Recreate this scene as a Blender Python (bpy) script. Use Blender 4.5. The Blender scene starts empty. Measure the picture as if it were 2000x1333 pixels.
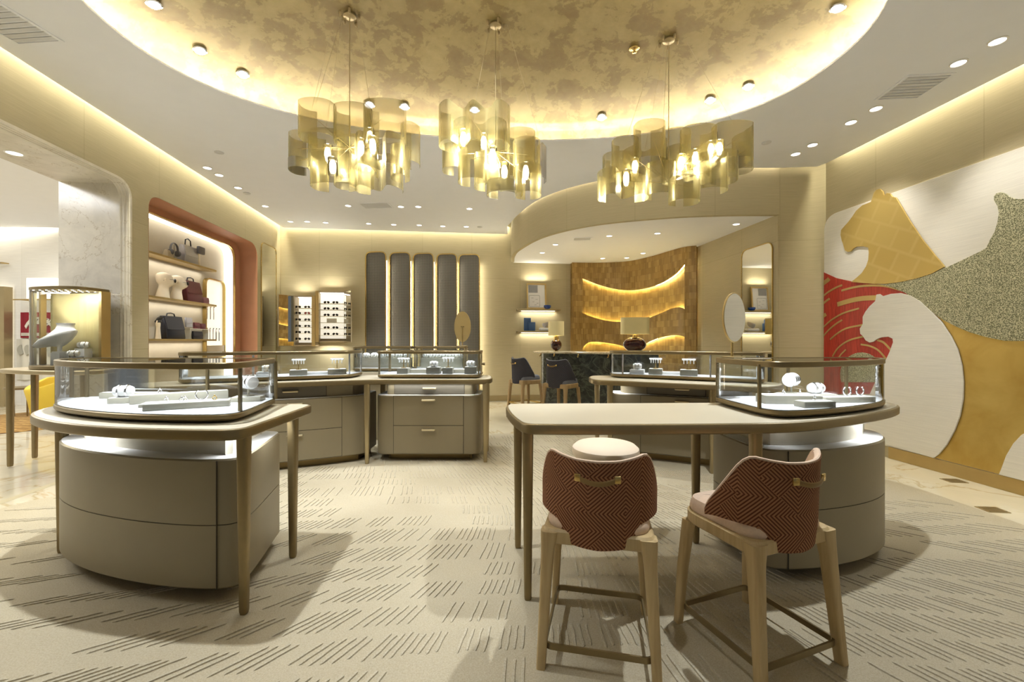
import bpy, math, random
from mathutils import Vector, Matrix
from mathutils.geometry import tessellate_polygon
random.seed(7)
C = bpy.context.scene.collection
SC = bpy.context.scene
PI = math.pi
R = math.radians

# ------------------------------------------------------------------ camera, world, exposure
FPX, HCAM = 830.0, 1.40
cam = bpy.data.cameras.new('camera'); camo = bpy.data.objects.new('camera', cam); C.objects.link(camo)
cam.sensor_fit = 'HORIZONTAL'; cam.sensor_width = 36.0; cam.lens = FPX / 2000.0 * 36.0
cam.clip_start = 0.05; cam.clip_end = 100
camo.location = (0, 0, HCAM); camo.rotation_euler = (R(90), 0, 0)
SC.camera = camo
SC.view_settings.view_transform = 'Standard'; SC.view_settings.look = 'None'
SC.view_settings.gamma = 1.0; SC.view_settings.exposure = 0.45
SC.view_settings.use_curve_mapping = False
SC.cycles.use_adaptive_sampling = True; SC.cycles.adaptive_threshold = 0.12
SC.cycles.max_bounces = 6; SC.cycles.diffuse_bounces = 4; SC.cycles.glossy_bounces = 3
SC.cycles.transmission_bounces = 6; SC.cycles.transparent_max_bounces = 14
SC.cycles.sample_clamp_indirect = 6.0; SC.cycles.caustics_reflective = False; SC.cycles.caustics_refractive = False
SC.cycles.use_denoising = True

w = bpy.data.worlds.new('world'); SC.world = w; w.use_nodes = True
w.node_tree.nodes['Background'].inputs[0].default_value = (0.90, 0.95, 1.0, 1)
w.node_tree.nodes['Background'].inputs[1].default_value = 0.12     # soft ambient fill added through the open side behind the camera

WARM = (1.0, 0.94, 0.72); SOFT = (0.88, 0.94, 1.0); COOL = (0.93, 0.97, 1.0)

def area(loc, rot, sx, sy, power, col=SOFT, spread=180, name='lamp'):
    l = bpy.data.lights.new(name, 'AREA'); l.shape = 'RECTANGLE'; l.size = sx; l.size_y = sy
    l.energy = power; l.color = col; l.spread = R(spread)
    o = bpy.data.objects.new(name, l); C.objects.link(o); o.location = loc; o.rotation_euler = rot
    return o
def spot(x, y, z, power, size=70, blend=0.5, col=SOFT, rad=0.04, tilt=(0, 0)):
    l = bpy.data.lights.new('downlight_beam', 'SPOT'); l.energy = power; l.spot_size = R(size); l.spot_blend = blend
    l.color = col; l.shadow_soft_size = rad
    o = bpy.data.objects.new('downlight_beam', l); C.objects.link(o); o.location = (x, y, z)
    o.rotation_euler = (R(tilt[0]), R(tilt[1]), 0)
    return o

# beams of the downlights over the counters and the carpet
for (x, y, z, p, s) in [(-2.15, 2.56, 3.95, 400, 74), (1.6, 2.50, 3.95, 280, 74), (-0.1, 1.35, 3.84, 60, 42), (-3.9, 1.2, 3.84, 80, 50),
                        (-2.6, 4.75, 3.84, 170, 62), (-0.95, 5.1, 3.84, 170, 62), (1.75, 4.85, 3.84, 130, 60),
                        (-0.3, 3.9, 4.3, 190, 54), (3.6, 2.2, 3.84, 60, 60), (3.4, 4.6, 3.84, 70, 60),
                        (0.7, 8.0, 3.19, 60, 100), (2.0, 8.2, 3.19, 50, 100), (-2.5, 7.6, 3.84, 220, 90), (-3.9, 6.6, 3.84, 150, 80)]:
    spot(x, y, z, p, s)
for (x, y) in [(3.95, 2.9), (3.85, 3.9), (3.8, 5.1)]:      # the mural row, turned to the wall
    spot(x, y, 3.84, 55, 70, 0.8, (1.0, 0.96, 0.88), 0.05, (0, -22))
# ------------------------------------------------------------------ materials
def lin(c):
    return tuple(((v / 255.0) / 12.92 if v / 255.0 <= 0.04045 else ((v / 255.0 + 0.055) / 1.055) ** 2.4) for v in c)
class NT:
    def __init__(s, name):
        s.m = bpy.data.materials.new(name); s.m.use_nodes = True
        s.t = s.m.node_tree; s.b = s.t.nodes['Principled BSDF']; s.out = s.t.nodes['Material Output']
    def n(s, typ, **kw):
        nd = s.t.nodes.new(typ)
        for k, v in kw.items():
            if k.startswith('i_'):
                key = k[2:]
                nd.inputs[int(key) if key.isdigit() else key.replace('_', ' ')].default_value = v
            else: setattr(nd, k, v)
        return nd
    def l(s, a, b): s.t.links.new(a, b)
    def coord(s, kind='Object', scale=(1, 1, 1), rot=(0, 0, 0)):
        tc = s.n('ShaderNodeTexCoord'); mp = s.n('ShaderNodeMapping')
        mp.inputs['Scale'].default_value = scale; mp.inputs['Rotation'].default_value = rot
        s.l(tc.outputs[kind], mp.inputs[0]); return mp.outputs[0]
    def ramp(s, fac, stops):
        r = s.n('ShaderNodeValToRGB'); e = r.color_ramp.elements
        while len(e) < len(stops): e.new(0.5)
        for i, (p, c) in enumerate(stops):
            e[i].position = p; e[i].color = (*c, 1)
        s.l(fac, r.inputs[0]); return r.outputs[0]
    def mix(s, fac, a, b, mode='MIX'):
        m = s.n('ShaderNodeMix', data_type='RGBA', blend_type=mode)
        for sock, v in ((m.inputs[0], fac), (m.inputs[6], a), (m.inputs[7], b)):
            if hasattr(v, 'links'): s.l(v, sock)
            else: sock.default_value = v if isinstance(v, float) else (*v, 1)
        return m.outputs[2]
    def bump(s, h, strength=0.3, dist=0.01):
        b = s.n('ShaderNodeBump'); b.inputs['Strength'].default_value = strength; b.inputs['Distance'].default_value = dist
        s.l(h, b.inputs['Height']); s.l(b.outputs[0], s.b.inputs['Normal'])
    def noise(s, vec, scale, detail=4, rough=0.55, dist=0.0):
        nd = s.n('ShaderNodeTexNoise'); nd.inputs['Scale'].default_value = scale; nd.inputs['Detail'].default_value = detail
        nd.inputs['Roughness'].default_value = rough; nd.inputs['Distortion'].default_value = dist
        s.l(vec, nd.inputs['Vector']); return nd.outputs[0]
M = {}
def simple(name, col, rough=0.5, metal=0.0, spec=0.5, noise=0.0, nscale=6.0, bump=0.0, bscale=200.0):
    k = NT(name); c = lin(col)
    k.b.inputs['Roughness'].default_value = rough; k.b.inputs['Metallic'].default_value = metal
    k.b.inputs['Specular IOR Level'].default_value = spec
    v = k.coord('Object')
    f = k.noise(v, nscale)
    d = noise if noise else 0.03
    k.l(k.ramp(f, [(0.25, tuple(x * (1 - d) for x in c)), (0.75, tuple(min(1, x * (1 + d)) for x in c))]), k.b.inputs['Base Color'])
    if bump: k.bump(k.noise(v, bscale, 2), bump, 0.002)
    M[name] = k.m; return k
def emit(name, col, strength):
    k = NT(name); k.b.inputs['Base Color'].default_value = (*col, 1)
    k.b.inputs['Emission Color'].default_value = (*col, 1); k.b.inputs['Emission Strength'].default_value = strength
    M[name] = k.m
simple('ceiling_paint', (243, 245, 251), 0.85, noise=0.01)
simple('white_paint', (238, 236, 230), 0.7)
simple('taupe', (138, 126, 100), 0.42, noise=0.03, bump=0.05, bscale=400)
simple('taupe_dark', (110, 103, 90), 0.45)
simple('seam', (60, 52, 40), 0.8)
simple('cream', (226, 220, 202), 0.5)
simple('leather_top', (204, 194, 170), 0.45, noise=0.02, bump=0.06, bscale=500)
simple('bronze', (138, 121, 86), 0.36, 0.6, noise=0.05, nscale=30)
simple('gold', (200, 172, 108), 0.26, 0.85, noise=0.04)
simple('gold_satin', (186, 160, 104), 0.38, 0.6, noise=0.08, nscale=3)
simple('champagne', (172, 156, 120), 0.35, 0.7)
simple('bed_white', (235, 236, 240), 0.7)
simple('block_grey', (172, 168, 152), 0.5, noise=0.02)
simple('pure_white', (245, 245, 244), 0.55)
simple('silver', (226, 226, 228), 0.16, 1.0)
simple('plinth', (150, 128, 82), 0.4, 0.5)
simple('black', (26, 25, 24), 0.4)
simple('lens_dark', (40, 36, 32), 0.12)
simple('lens_red', (150, 60, 48), 0.15)
simple('mannequin', (228, 212, 182), 0.5)
simple('burgundy', (98, 44, 48), 0.38, bump=0.1)
simple('burgundy_light', (150, 98, 104), 0.4)
simple('navy_black', (34, 36, 46), 0.3, bump=0.1)
simple('grey_bag', (176, 172, 172), 0.35, 0.2)
simple('grey_dark', (96, 92, 90), 0.45)
simple('terracotta', (188, 136, 104), 0.6, noise=0.05, bump=0.1, bscale=300)
simple('niche_board', (196, 184, 160), 0.6, noise=0.05, nscale=4)
simple('taupe_panel', (176, 160, 130), 0.55, noise=0.04)
simple('yellow', (214, 182, 56), 0.55, bump=0.1)
simple('seat_cream', (226, 208, 184), 0.8, bump=0.2, bscale=600)
simple('seat_weave', (222, 196, 172), 0.85, noise=0.06, nscale=90, bump=0.5, bscale=260)
simple('seat_grey', (120, 122, 130), 0.85)
simple('shade_cloth', (226, 212, 160), 0.8, bump=0.2)
simple('amber_glass', (50, 18, 12), 0.06, noise=0.2)
simple('blue_book', (58, 92, 140), 0.5, noise=0.1)
simple('blue_glass', (26, 66, 150), 0.1)
simple('paper', (236, 236, 240), 0.7)
simple('paper_grey', (150, 152, 158), 0.8)
simple('red_textile', (140, 34, 44), 0.9)
simple('white_textile', (214, 208, 190), 0.9, noise=0.04)
simple('brown_textile', (92, 66, 50), 0.9)
simple('strap_brown', (132, 104, 56), 0.5)
emit('led_white', (0.95, 0.97, 1.0), 4.0)
emit('led_panel', (1.0, 0.97, 0.90), 2.2)
emit('led_warm', (1.0, 0.96, 0.83), 72.0)
emit('led_gold', (1.0, 0.88, 0.42), 42.0)
emit('led_strip', (1.0, 0.92, 0.72), 16.0)
emit('bulb_glow', (1.0, 0.92, 0.70), 26.0)
emit('downlight_glow', (1.0, 0.98, 0.95), 4.0)
emit('downlight_cool', (0.84, 0.88, 1.0), 1.5)
emit('shelf_lit', (1.0, 0.95, 0.82), 0.50)

def mirror(name, rough=0.02, col=(235, 236, 234)):
    k = NT(name); k.b.inputs['Base Color'].default_value = (*lin(col), 1); k.b.inputs['Metallic'].default_value = 1; k.b.inputs['Roughness'].default_value = rough
    M[name] = k.m
mirror('mirror')
def glass(name, tint, refl):
    k = NT(name); k.t.nodes.remove(k.b)
    tr = k.n('ShaderNodeBsdfTransparent'); tr.inputs[0].default_value = (*tint, 1)
    gl = k.n('ShaderNodeBsdfGlossy'); gl.inputs['Roughness'].default_value = 0.015
    lw = k.n('ShaderNodeFresnel'); lw.inputs[0].default_value = refl
    mx = k.n('ShaderNodeMixShader'); k.l(lw.outputs[0], mx.inputs[0]); k.l(tr.outputs[0], mx.inputs[1]); k.l(gl.outputs[0], mx.inputs[2])
    k.l(mx.outputs[0], k.out.inputs[0]); M[name] = k.m
glass('glass', (0.975, 0.985, 0.98), 1.42)
glass('ribbed_glass', (0.98, 0.95, 0.82), 1.4)
def gauze(name, col, see, rough=0.35, metal=0.75):
    k = NT(name); c = lin(col); k.b.inputs['Base Color'].default_value = (*c, 1); k.b.inputs['Roughness'].default_value = rough; k.b.inputs['Metallic'].default_value = metal
    tr = k.n('ShaderNodeBsdfTransparent'); mx = k.n('ShaderNodeMixShader'); mx.inputs[0].default_value = see
    k.l(k.b.outputs[0], mx.inputs[1]); k.l(tr.outputs[0], mx.inputs[2]); k.l(mx.outputs[0], k.out.inputs[0]); M[name] = k.m
gauze('gold_gauze', (194, 182, 124), 0.58, 0.32, 0.5)
gauze('silver_gauze', (190, 190, 190), 0.45)

# woven wall covering with panel joints (UV in metres)
def wallcloth(name, col, bw=1.12, rh=1.55, oz=0.25, joint=0.78, rib=0.0):
    k = NT(name); c = lin(col); k.b.inputs['Roughness'].default_value = 0.75; k.b.inputs['Specular IOR Level'].default_value = 0.25
    tc = k.n('ShaderNodeTexCoord'); mp = k.n('ShaderNodeMapping'); mp.inputs['Location'].default_value = (0.3, oz, 0); k.l(tc.outputs['UV'], mp.inputs[0])
    br = k.n('ShaderNodeTexBrick'); br.offset = 0.0; br.inputs['Scale'].default_value = 1.0; br.inputs['Mortar Size'].default_value = 0.0035
    br.inputs['Mortar Smooth'].default_value = 0.3; br.inputs['Brick Width'].default_value = bw; br.inputs['Row Height'].default_value = rh
    br.inputs['Color1'].default_value = (1, 1, 1, 1); br.inputs['Color2'].default_value = (0.955, 0.95, 0.94, 1); br.inputs['Mortar'].default_value = (joint, joint, joint * 0.96, 1)
    k.l(mp.outputs[0], br.inputs['Vector'])
    f = k.noise(k.coord('UV', (3, 90, 1)), 1.0, 3)
    tone = k.ramp(f, [(0.3, tuple(x * 0.94 for x in c)), (0.7, tuple(x * 1.05 for x in c))])
    k.l(k.mix(1.0, tone, br.outputs['Color'], 'MULTIPLY'), k.b.inputs['Base Color'])
    wv = k.n('ShaderNodeTexWave'); wv.bands_direction = 'Y'; wv.inputs['Scale'].default_value = 26.0; k.l(k.coord('UV'), wv.inputs[0])
    k.bump(wv.outputs['Fac'], 0.25, 0.002); M[name] = k.m
wallcloth('wall_cloth', (184, 172, 140))
wallcloth('wall_cream', (236, 232, 222), 2.6, 9.0, 3.0, 0.86)

def veins(name, base, dark, scale, rough, vein=(0.47, 0.53), mottling=0.08, bump=0.0):
    k = NT(name); b = lin(base); d = lin(dark); v = k.coord('Object', (1, 1, 1))
    k.b.inputs['Roughness'].default_value = rough
    a = k.noise(v, scale, 6, 0.6, 1.2); c0 = k.noise(v, scale * 3.1, 8, 0.65, 0.6)
    m1 = k.ramp(c0, [(0.3, tuple(x * (1 - mottling) for x in b)), (0.7, tuple(min(1, x * (1 + mottling)) for x in b))])
    mid = sum(vein) / 2
    line = k.ramp(a, [(vein[0], (0, 0, 0)), (mid, (1, 1, 1)), (vein[1], (0, 0, 0))])
    k.l(k.mix(line, m1, d), k.b.inputs['Base Color']); M[name] = k.m
    return k
veins('floor_marble', (212, 202, 176), (190, 172, 134), 0.7, 0.07, (0.485, 0.52), 0.05)
veins('pier_marble', (222, 215, 200), (186, 172, 146), 1.0, 0.16, (0.492, 0.504), 0.14)
veins('bar_marble', (60, 63, 58), (92, 96, 86), 3.0, 0.14, (0.46, 0.54), 0.55)
veins('bar_top', (212, 200, 172), (150, 132, 96), 3.0, 0.15, (0.48, 0.52), 0.08)

# gilded plaster of the dome
k = NT('gilt_plaster'); v = k.coord('Object', (1, 1, 1)); k.b.inputs['Roughness'].default_value = 0.46; k.b.inputs['Metallic'].default_value = 0.25
f = k.noise(v, 4.2, 10, 0.68, 0.25); g = k.noise(v, 9.0, 5, 0.6, 0.5)
c1 = k.ramp(f, [(0.40, lin((104, 84, 40))), (0.485, lin((110, 91, 46))), (0.50, lin((130, 112, 66))), (0.7, lin((138, 121, 74)))])
k.l(k.mix(0.22, c1, k.ramp(g, [(0.35, lin((96, 76, 34))), (0.65, lin((142, 126, 82)))])), k.b.inputs['Base Color'])
k.bump(f, 0.15, 0.01); M['gilt_plaster'] = k.m

# carpet pile
k = NT('carpet_pile'); v = k.coord('Object'); k.b.inputs['Roughness'].default_value = 0.95; k.b.inputs['Specular IOR Level'].default_value = 0.1
f = k.noise(v, 1.2, 3); g = k.noise(v, 160, 3)
k.l(k.mix(0.35, k.ramp(f, [(0.3, lin((172, 160, 133))), (0.7, lin((184, 172, 145)))]), k.ramp(g, [(0.3, lin((146, 135, 110))), (0.7, lin((200, 190, 170)))])), k.b.inputs['Base Color'])
k.bump(g, 0.6, 0.004); M['carpet_pile'] = k.m
k = NT('carpet_groove'); v = k.coord('Object'); k.b.inputs['Roughness'].default_value = 0.95; k.b.inputs['Specular IOR Level'].default_value = 0.1
g = k.noise(v, 120, 3)
k.l(k.ramp(g, [(0.3, lin((166, 155, 131))), (0.7, lin((192, 182, 159)))]), k.b.inputs['Base Color']); k.bump(g, 0.3, 0.003); M['carpet_groove'] = k.m
k = NT('round_rug'); v = k.coord('Object'); k.b.inputs['Roughness'].default_value = 0.95
wv = k.n('ShaderNodeTexWave'); wv.bands_direction = 'Y'; wv.inputs['Scale'].default_value = 3.0; wv.inputs['Distortion'].default_value = 6.0; wv.inputs['Detail'].default_value = 4; k.l(v, wv.inputs[0])
k.l(k.ramp(wv.outputs['Fac'], [(0.2, lin((120, 84, 36))), (0.8, lin((184, 148, 84)))]), k.b.inputs['Base Color']); M['round_rug'] = k.m

# woods
def wood(name, a, b, scale=(30, 30, 2.5), rough=0.5):
    k = NT(name); v = k.coord('Object', scale); f = k.noise(v, 1.0, 5, 0.6, 0.8); k.b.inputs['Roughness'].default_value = rough
    k.l(k.ramp(f, [(0.3, lin(a)), (0.7, lin(b))]), k.b.inputs['Base Color']); k.bump(f, 0.06, 0.002); M[name] = k.m
wood('ash_wood', (176, 150, 104), (200, 176, 130))
wood('bar_stool_wood', (156, 130, 90), (178, 152, 110))
k = NT('block_wood'); k.b.inputs['Roughness'].default_value = 0.42
tc = k.coord('UV'); ck = k.n('ShaderNodeTexBrick'); ck.offset = 0.5; ck.inputs['Scale'].default_value = 1.0; k.l(tc, ck.inputs['Vector'])
ck.inputs['Brick Width'].default_value = 0.085; ck.inputs['Row Height'].default_value = 0.13; ck.inputs['Mortar Size'].default_value = 0.003
ck.inputs['Color1'].default_value = (0.2, 0.2, 0.2, 1); ck.inputs['Color2'].default_value = (0.85, 0.85, 0.85, 1); ck.inputs['Mortar'].default_value = (0.25, 0.25, 0.25, 1)
nz = k.noise(k.coord('UV', (34, 2.0, 1)), 1.0, 4, 0.6, 0.3)
fac = k.mix(0.55, ck.outputs['Color'], nz)
k.l(k.ramp(fac, [(0.25, lin((126, 97, 48))), (0.5, lin((156, 125, 66))), (0.75, lin((184, 154, 92)))]), k.b.inputs['Base Color'])
k.bump(ck.outputs['Color'], 0.4, 0.006); M['block_wood'] = k.m

# dark wire mesh of the tall panels
k = NT('wire_mesh'); k.b.inputs['Roughness'].default_value = 0.45; k.b.inputs['Metallic'].default_value = 0.3
tc = k.coord('UV'); wx = k.n('ShaderNodeTexBrick'); wx.offset = 0.0; wx.inputs['Scale'].default_value = 1.0
wx.inputs['Brick Width'].default_value = 0.028; wx.inputs['Row Height'].default_value = 0.028; wx.inputs['Mortar Size'].default_value = 0.006; wx.inputs['Mortar Smooth'].default_value = 0.2
wx.inputs['Color1'].default_value = (*lin((50, 48, 46)), 1); wx.inputs['Color2'].default_value = (*lin((60, 58, 56)), 1); wx.inputs['Mortar'].default_value = (*lin((128, 124, 116)), 1)
k.l(tc, wx.inputs['Vector']); k.l(wx.outputs['Color'], k.b.inputs['Base Color']); k.bump(wx.outputs['Fac'], 0.6, 0.004); M['wire_mesh'] = k.m

# speckled green and red mosaic, brushed gold leaf for the mural
k = NT('speckled'); k.b.inputs['Roughness'].default_value = 0.5
vo = k.noise(k.coord('Object'), 120, 1.5, 0.5, 0.4)
k.l(k.ramp(vo, [(0.47, lin((112, 112, 84))), (0.50, lin((150, 148, 114))), (0.53, lin((206, 202, 168)))]), k.b.inputs['Base Color']); M['speckled'] = k.m
k = NT('red_straw'); k.b.inputs['Roughness'].default_value = 0.4
f = k.noise(k.coord('Object', (1, 26, 2.5), (R(0), 0, 0)), 1.0, 4, 0.6, 1.5)
k.l(k.ramp(f, [(0.3, lin((150, 34, 26))), (0.7, lin((196, 62, 46)))]), k.b.inputs['Base Color']); M['red_straw'] = k.m
k = NT('gold_leaf'); k.b.inputs['Roughness'].default_value = 0.36; k.b.inputs['Metallic'].default_value = 0.55
f = k.noise(k.coord('Object'), 2.2, 4, 0.6, 0.4)
k.l(k.ramp(f, [(0.3, lin((184, 150, 72))), (0.7, lin((214, 186, 108)))]), k.b.inputs['Base Color']); M['gold_leaf'] = k.m
k = NT('gold_check'); k.b.inputs['Roughness'].default_value = 0.36; k.b.inputs['Metallic'].default_value = 0.4
v = k.coord('Object', (1, 1, 1), (R(-28), 0, 0)); br = k.n('ShaderNodeTexBrick'); br.inputs['Scale'].default_value = 1.0
mp = k.n('ShaderNodeMapping'); mp.inputs['Rotation'].default_value = (0, 0, 0)
sx = k.n('ShaderNodeSeparateXYZ'); k.l(v, sx.inputs[0]); cx = k.n('ShaderNodeCombineXYZ'); k.l(sx.outputs['Y'], cx.inputs['X']); k.l(sx.outputs['Z'], cx.inputs['Y']); k.l(cx.outputs[0], br.inputs['Vector'])
br.inputs['Brick Width'].default_value = 0.26; br.inputs['Row Height'].default_value = 0.24; br.inputs['Mortar Size'].default_value = 0.03; br.inputs['Mortar Smooth'].default_value = 1.0
br.inputs['Color1'].default_value = (*lin((192, 164, 92)), 1); br.inputs['Color2'].default_value = (*lin((198, 172, 102)), 1); br.inputs['Mortar'].default_value = (*lin((203, 178, 110)), 1)
k.l(br.outputs['Color'], k.b.inputs['Base Color']); M['gold_check'] = k.m

# labyrinth weave on the stool backs: nested right angles turning per cell, rotated 45 degrees (UV in metres)
def maze(name, dark, light, pitch=0.0135, cell=0.108):
    k = NT(name); k.b.inputs['Roughness'].default_value = 0.85; k.b.inputs['Specular IOR Level'].default_value = 0.2
    uv = k.coord('UV', (1 / cell,) * 3, (0, 0, R(45)))
    fl = k.n('ShaderNodeVectorMath', operation='FLOOR'); k.l(uv, fl.inputs[0])
    fr = k.n('ShaderNodeVectorMath', operation='SUBTRACT'); k.l(uv, fr.inputs[0]); k.l(fl.outputs[0], fr.inputs[1])
    wn = k.n('ShaderNodeTexWhiteNoise', noise_dimensions='2D'); k.l(fl.outputs[0], wn.inputs['Vector'])
    sp = k.n('ShaderNodeSeparateXYZ'); k.l(fr.outputs[0], sp.inputs[0])
    sc = k.n('ShaderNodeSeparateColor'); k.l(wn.outputs['Color'], sc.inputs[0])
    def mth(op, a, b=None):
        m = k.n('ShaderNodeMath', operation=op)
        for i, x in enumerate((a, b)):
            if x is None: continue
            if hasattr(x, 'links'): k.l(x, m.inputs[i])
            else: m.inputs[i].default_value = x
        return m.outputs[0]
    def flip(val, r):      # val or 1-val depending on the cell
        g = mth('GREATER_THAN', r, 0.5)
        return mth('ABSOLUTE', mth('SUBTRACT', g, val))
    a = flip(sp.outputs[0], sc.outputs[0]); b = flip(sp.outputs[1], sc.outputs[1])
    d = mth('MAXIMUM', a, b)
    nl = cell / pitch
    ph = mth('FRACT', mth('MULTIPLY', d, nl))
    tri = mth('ABSOLUTE', mth('SUBTRACT', ph, 0.5))
    s = k.ramp(tri, [(0.16, (0, 0, 0)), (0.30, (1, 1, 1))])
    k.l(k.mix(s, lin(dark), lin(light)), k.b.inputs['Base Color']); k.bump(s, 0.7, 0.004); M[name] = k.m
maze('rust_weave', (98, 58, 37), (164, 116, 84), 0.0120, 0.108)
maze('slate_weave', (52, 52, 58), (76, 74, 80), 0.02, 0.2)

# ------------------------------------------------------------------ mesh builder
class MB:
    def __init__(s): s.v = []; s.f = []; s.mi = []; s.uv = {}
    def add(s, vs, fs, mi=0, uvs=None):
        o = len(s.v); s.v += [tuple(p) for p in vs]
        s.f += [tuple(i + o for i in f) for f in fs]; s.mi += [mi] * len(fs)
        if uvs:
            for i, u in enumerate(uvs): s.uv[o + i] = u
        return s
    def map(s, fn, start=0):
        for i in range(start, len(s.v)): s.v[i] = tuple(fn(*s.v[i]))
        return s
    def box(s, c, d, rz=0.0, mi=0, bev=0.0):
        x, y, z = d[0] / 2, d[1] / 2, d[2] / 2
        if bev <= 0:
            pts = [(-x, -y, -z), (x, -y, -z), (x, y, -z), (-x, y, -z), (-x, -y, z), (x, -y, z), (x, y, z), (-x, y, z)]
            fs = [(3, 2, 1, 0), (4, 5, 6, 7), (0, 1, 5, 4), (1, 2, 6, 5), (2, 3, 7, 6), (3, 0, 4, 7)]
            st = len(s.v); s.add(pts, fs, mi)
        else:
            st = len(s.v); b = min(bev, x * .9, y * .9, z * .9)
            o = rrect(x * 2, y * 2, b * 1.0, 3)
            s.prism(o, [(b, -z), (b * .3, -z + b * .3), (0, -z + b), (0, z - b), (b * .3, z - b * .3), (b, z)], mi=mi)
        cr, sr = math.cos(rz), math.sin(rz)
        return s.map(lambda a, b_, c_: (c[0] + a * cr - b_ * sr, c[1] + a * sr + b_ * cr, c[2] + c_), st)
    def cap(s, loops, mi=0, flip=False):
        vs = [Vector(p) for lp in loops for p in lp]
        tris = tessellate_polygon([[Vector(p) for p in lp] for lp in loops])
        if not tris: return
        a, b, c = (vs[i] for i in tris[0])
        s.add(vs, [tuple(t) for t in tris], mi)
    def prism(s, outline, prof, holes=(), mi=0, caps=(True, True), cap_mi=None):
        """outline (x, y) loop, prof = [(inset, z), ...] rings from one cap to the other"""
        n = len(outline); rings = []
        for (ins, z) in prof:
            o = inset(outline, ins) if abs(ins) > 1e-9 else outline
            rings.append([(p[0], p[1], z) for p in o])
        st = len(s.v); vs = [p for r in rings for p in r]
        fs = [(i * n + j, i * n + (j + 1) % n, (i + 1) * n + (j + 1) % n, (i + 1) * n + j) for i in range(len(rings) - 1) for j in range(n)]
        s.add(vs, fs, mi)
        for h in holes:
            m = len(h); z0, z1 = prof[0][1], prof[-1][1]
            vs = [(p[0], p[1], z0) for p in h] + [(p[0], p[1], z1) for p in h]
            s.add(vs, [((j + 1) % m, j, m + j, m + (j + 1) % m) for j in range(m)], mi)
        for k_, on in ((0, caps[0]), (-1, caps[1])):
            if on: s.cap([rings[k_]] + [[(p[0], p[1], prof[k_][1]) for p in h] for h in holes], mi if cap_mi is None or k_ == 0 else cap_mi)
        return s
    def loft(s, rings, caps=True, mi=0, closed=True):
        n = len(rings[0]); vs = [p for r in rings for p in r]
        rng = n if closed else n - 1
        fs = [(i * n + j, i * n + (j + 1) % n, (i + 1) * n + (j + 1) % n, (i + 1) * n + j) for i in range(len(rings) - 1) for j in range(rng)]
        s.add(vs, fs, mi)
        if caps and closed:
            o = len(s.v) - len(vs)
            s.f += [tuple(o + j for j in range(n))[::-1], tuple(o + (len(rings) - 1) * n + j for j in range(n))]; s.mi += [mi, mi]
        return s
    def tube(s, pts, r, n=10, closed=False, mi=0, flat=None):
        pts = [Vector(p) for p in pts]; N = len(pts); rings = []
        up0 = None
        for i, p in enumerate(pts):
            a = pts[(i - 1) % N] if closed or i > 0 else p; b = pts[(i + 1) % N] if closed or i < N - 1 else p
            t = (b - a).normalized() if (b - a).length > 1e-9 else Vector((0, 0, 1))
            if up0 is None:
                ref = Vector((0, 0, 1)) if abs(t.z) < 0.9 else Vector((1, 0, 0))
                sd = t.cross(ref).normalized()
            else:
                sd = (up0 - t * up0.dot(t)).normalized()
            up0 = sd; u = sd.cross(t)
            rr = r[i] if isinstance(r, (list, tuple)) else r
            fx, fy = (flat if flat else (1, 1))
            rings.append([tuple(p + sd * math.cos(2 * PI * j / n) * rr * fx + u * math.sin(2 * PI * j / n) * rr * fy) for j in range(n)])
        if closed: rings.append(rings[0])
        return s.loft(rings, not closed, mi)
    def lathe(s, prof, n=24, c=(0, 0, 0), mi=0, sx=1.0, sy=1.0):
        rings = [[(c[0] + r * sx * math.cos(2 * PI * j / n), c[1] + r * sy * math.sin(2 * PI * j / n), c[2] + z) for j in range(n)] for (r, z) in prof]
        return s.loft(rings, True, mi)
    def ribbon(s, path, z0, z1, th, mi=0):
        """upright strip of thickness th along a plan path; z0, z1 numbers or per-point lists; UV = (length, z)"""
        n = len(path); nr = []
        for i in range(n):
            a = Vector(path[max(0, i - 1)]); b = Vector(path[min(n - 1, i + 1)]); t = (b - a).normalized(); nr.append(Vector((-t.y, t.x)))
        L = [0.0]
        for i in range(1, n): L.append(L[-1] + (Vector(path[i]) - Vector(path[i - 1])).length)
        g = lambda z, i: z[i] if isinstance(z, (list, tuple)) else z
        vs, uv, fs = [], [], []
        for i in range(n):
            p = Vector(path[i]); q = p + nr[i] * th
            vs += [(p.x, p.y, g(z0, i)), (p.x, p.y, g(z1, i)), (q.x, q.y, g(z1, i)), (q.x, q.y, g(z0, i))]
            uv += [(L[i], g(z0, i)), (L[i], g(z1, i)), (L[i], g(z1, i)), (L[i], g(z0, i))]
        for i in range(n - 1):
            a, b = i * 4, i * 4 + 4
            for k_ in range(4): fs.append((a + k_, b + k_, b + (k_ + 1) % 4, a + (k_ + 1) % 4))
        fs += [(0, 1, 2, 3), ((n - 1) * 4 + 3, (n - 1) * 4 + 2, (n - 1) * 4 + 1, (n - 1) * 4)]
        s.add(vs, fs, mi, uv); return s
    def mesh(s, name, mats, inv=None, smooth=35):
        me = bpy.data.meshes.new(name)
        vs = [inv @ Vector(p) for p in s.v] if inv is not None else s.v
        me.from_pydata(vs, [], s.f); 
        for m in mats: me.materials.append(M[m])
        if len(mats) > 1: me.polygons.foreach_set('material_index', s.mi)
        if s.uv:
            ul = me.uv_layers.new(name='UVMap')
            for lp in me.loops: ul.data[lp.index].uv = s.uv.get(lp.vertex_index, (0, 0))
        import bmesh
        bm = bmesh.new(); bm.from_mesh(me); bmesh.ops.recalc_face_normals(bm, faces=bm.faces); bm.to_mesh(me); bm.free()
        me.shade_smooth(); me.set_sharp_from_angle(angle=R(smooth))
        me.update(); return me
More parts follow.
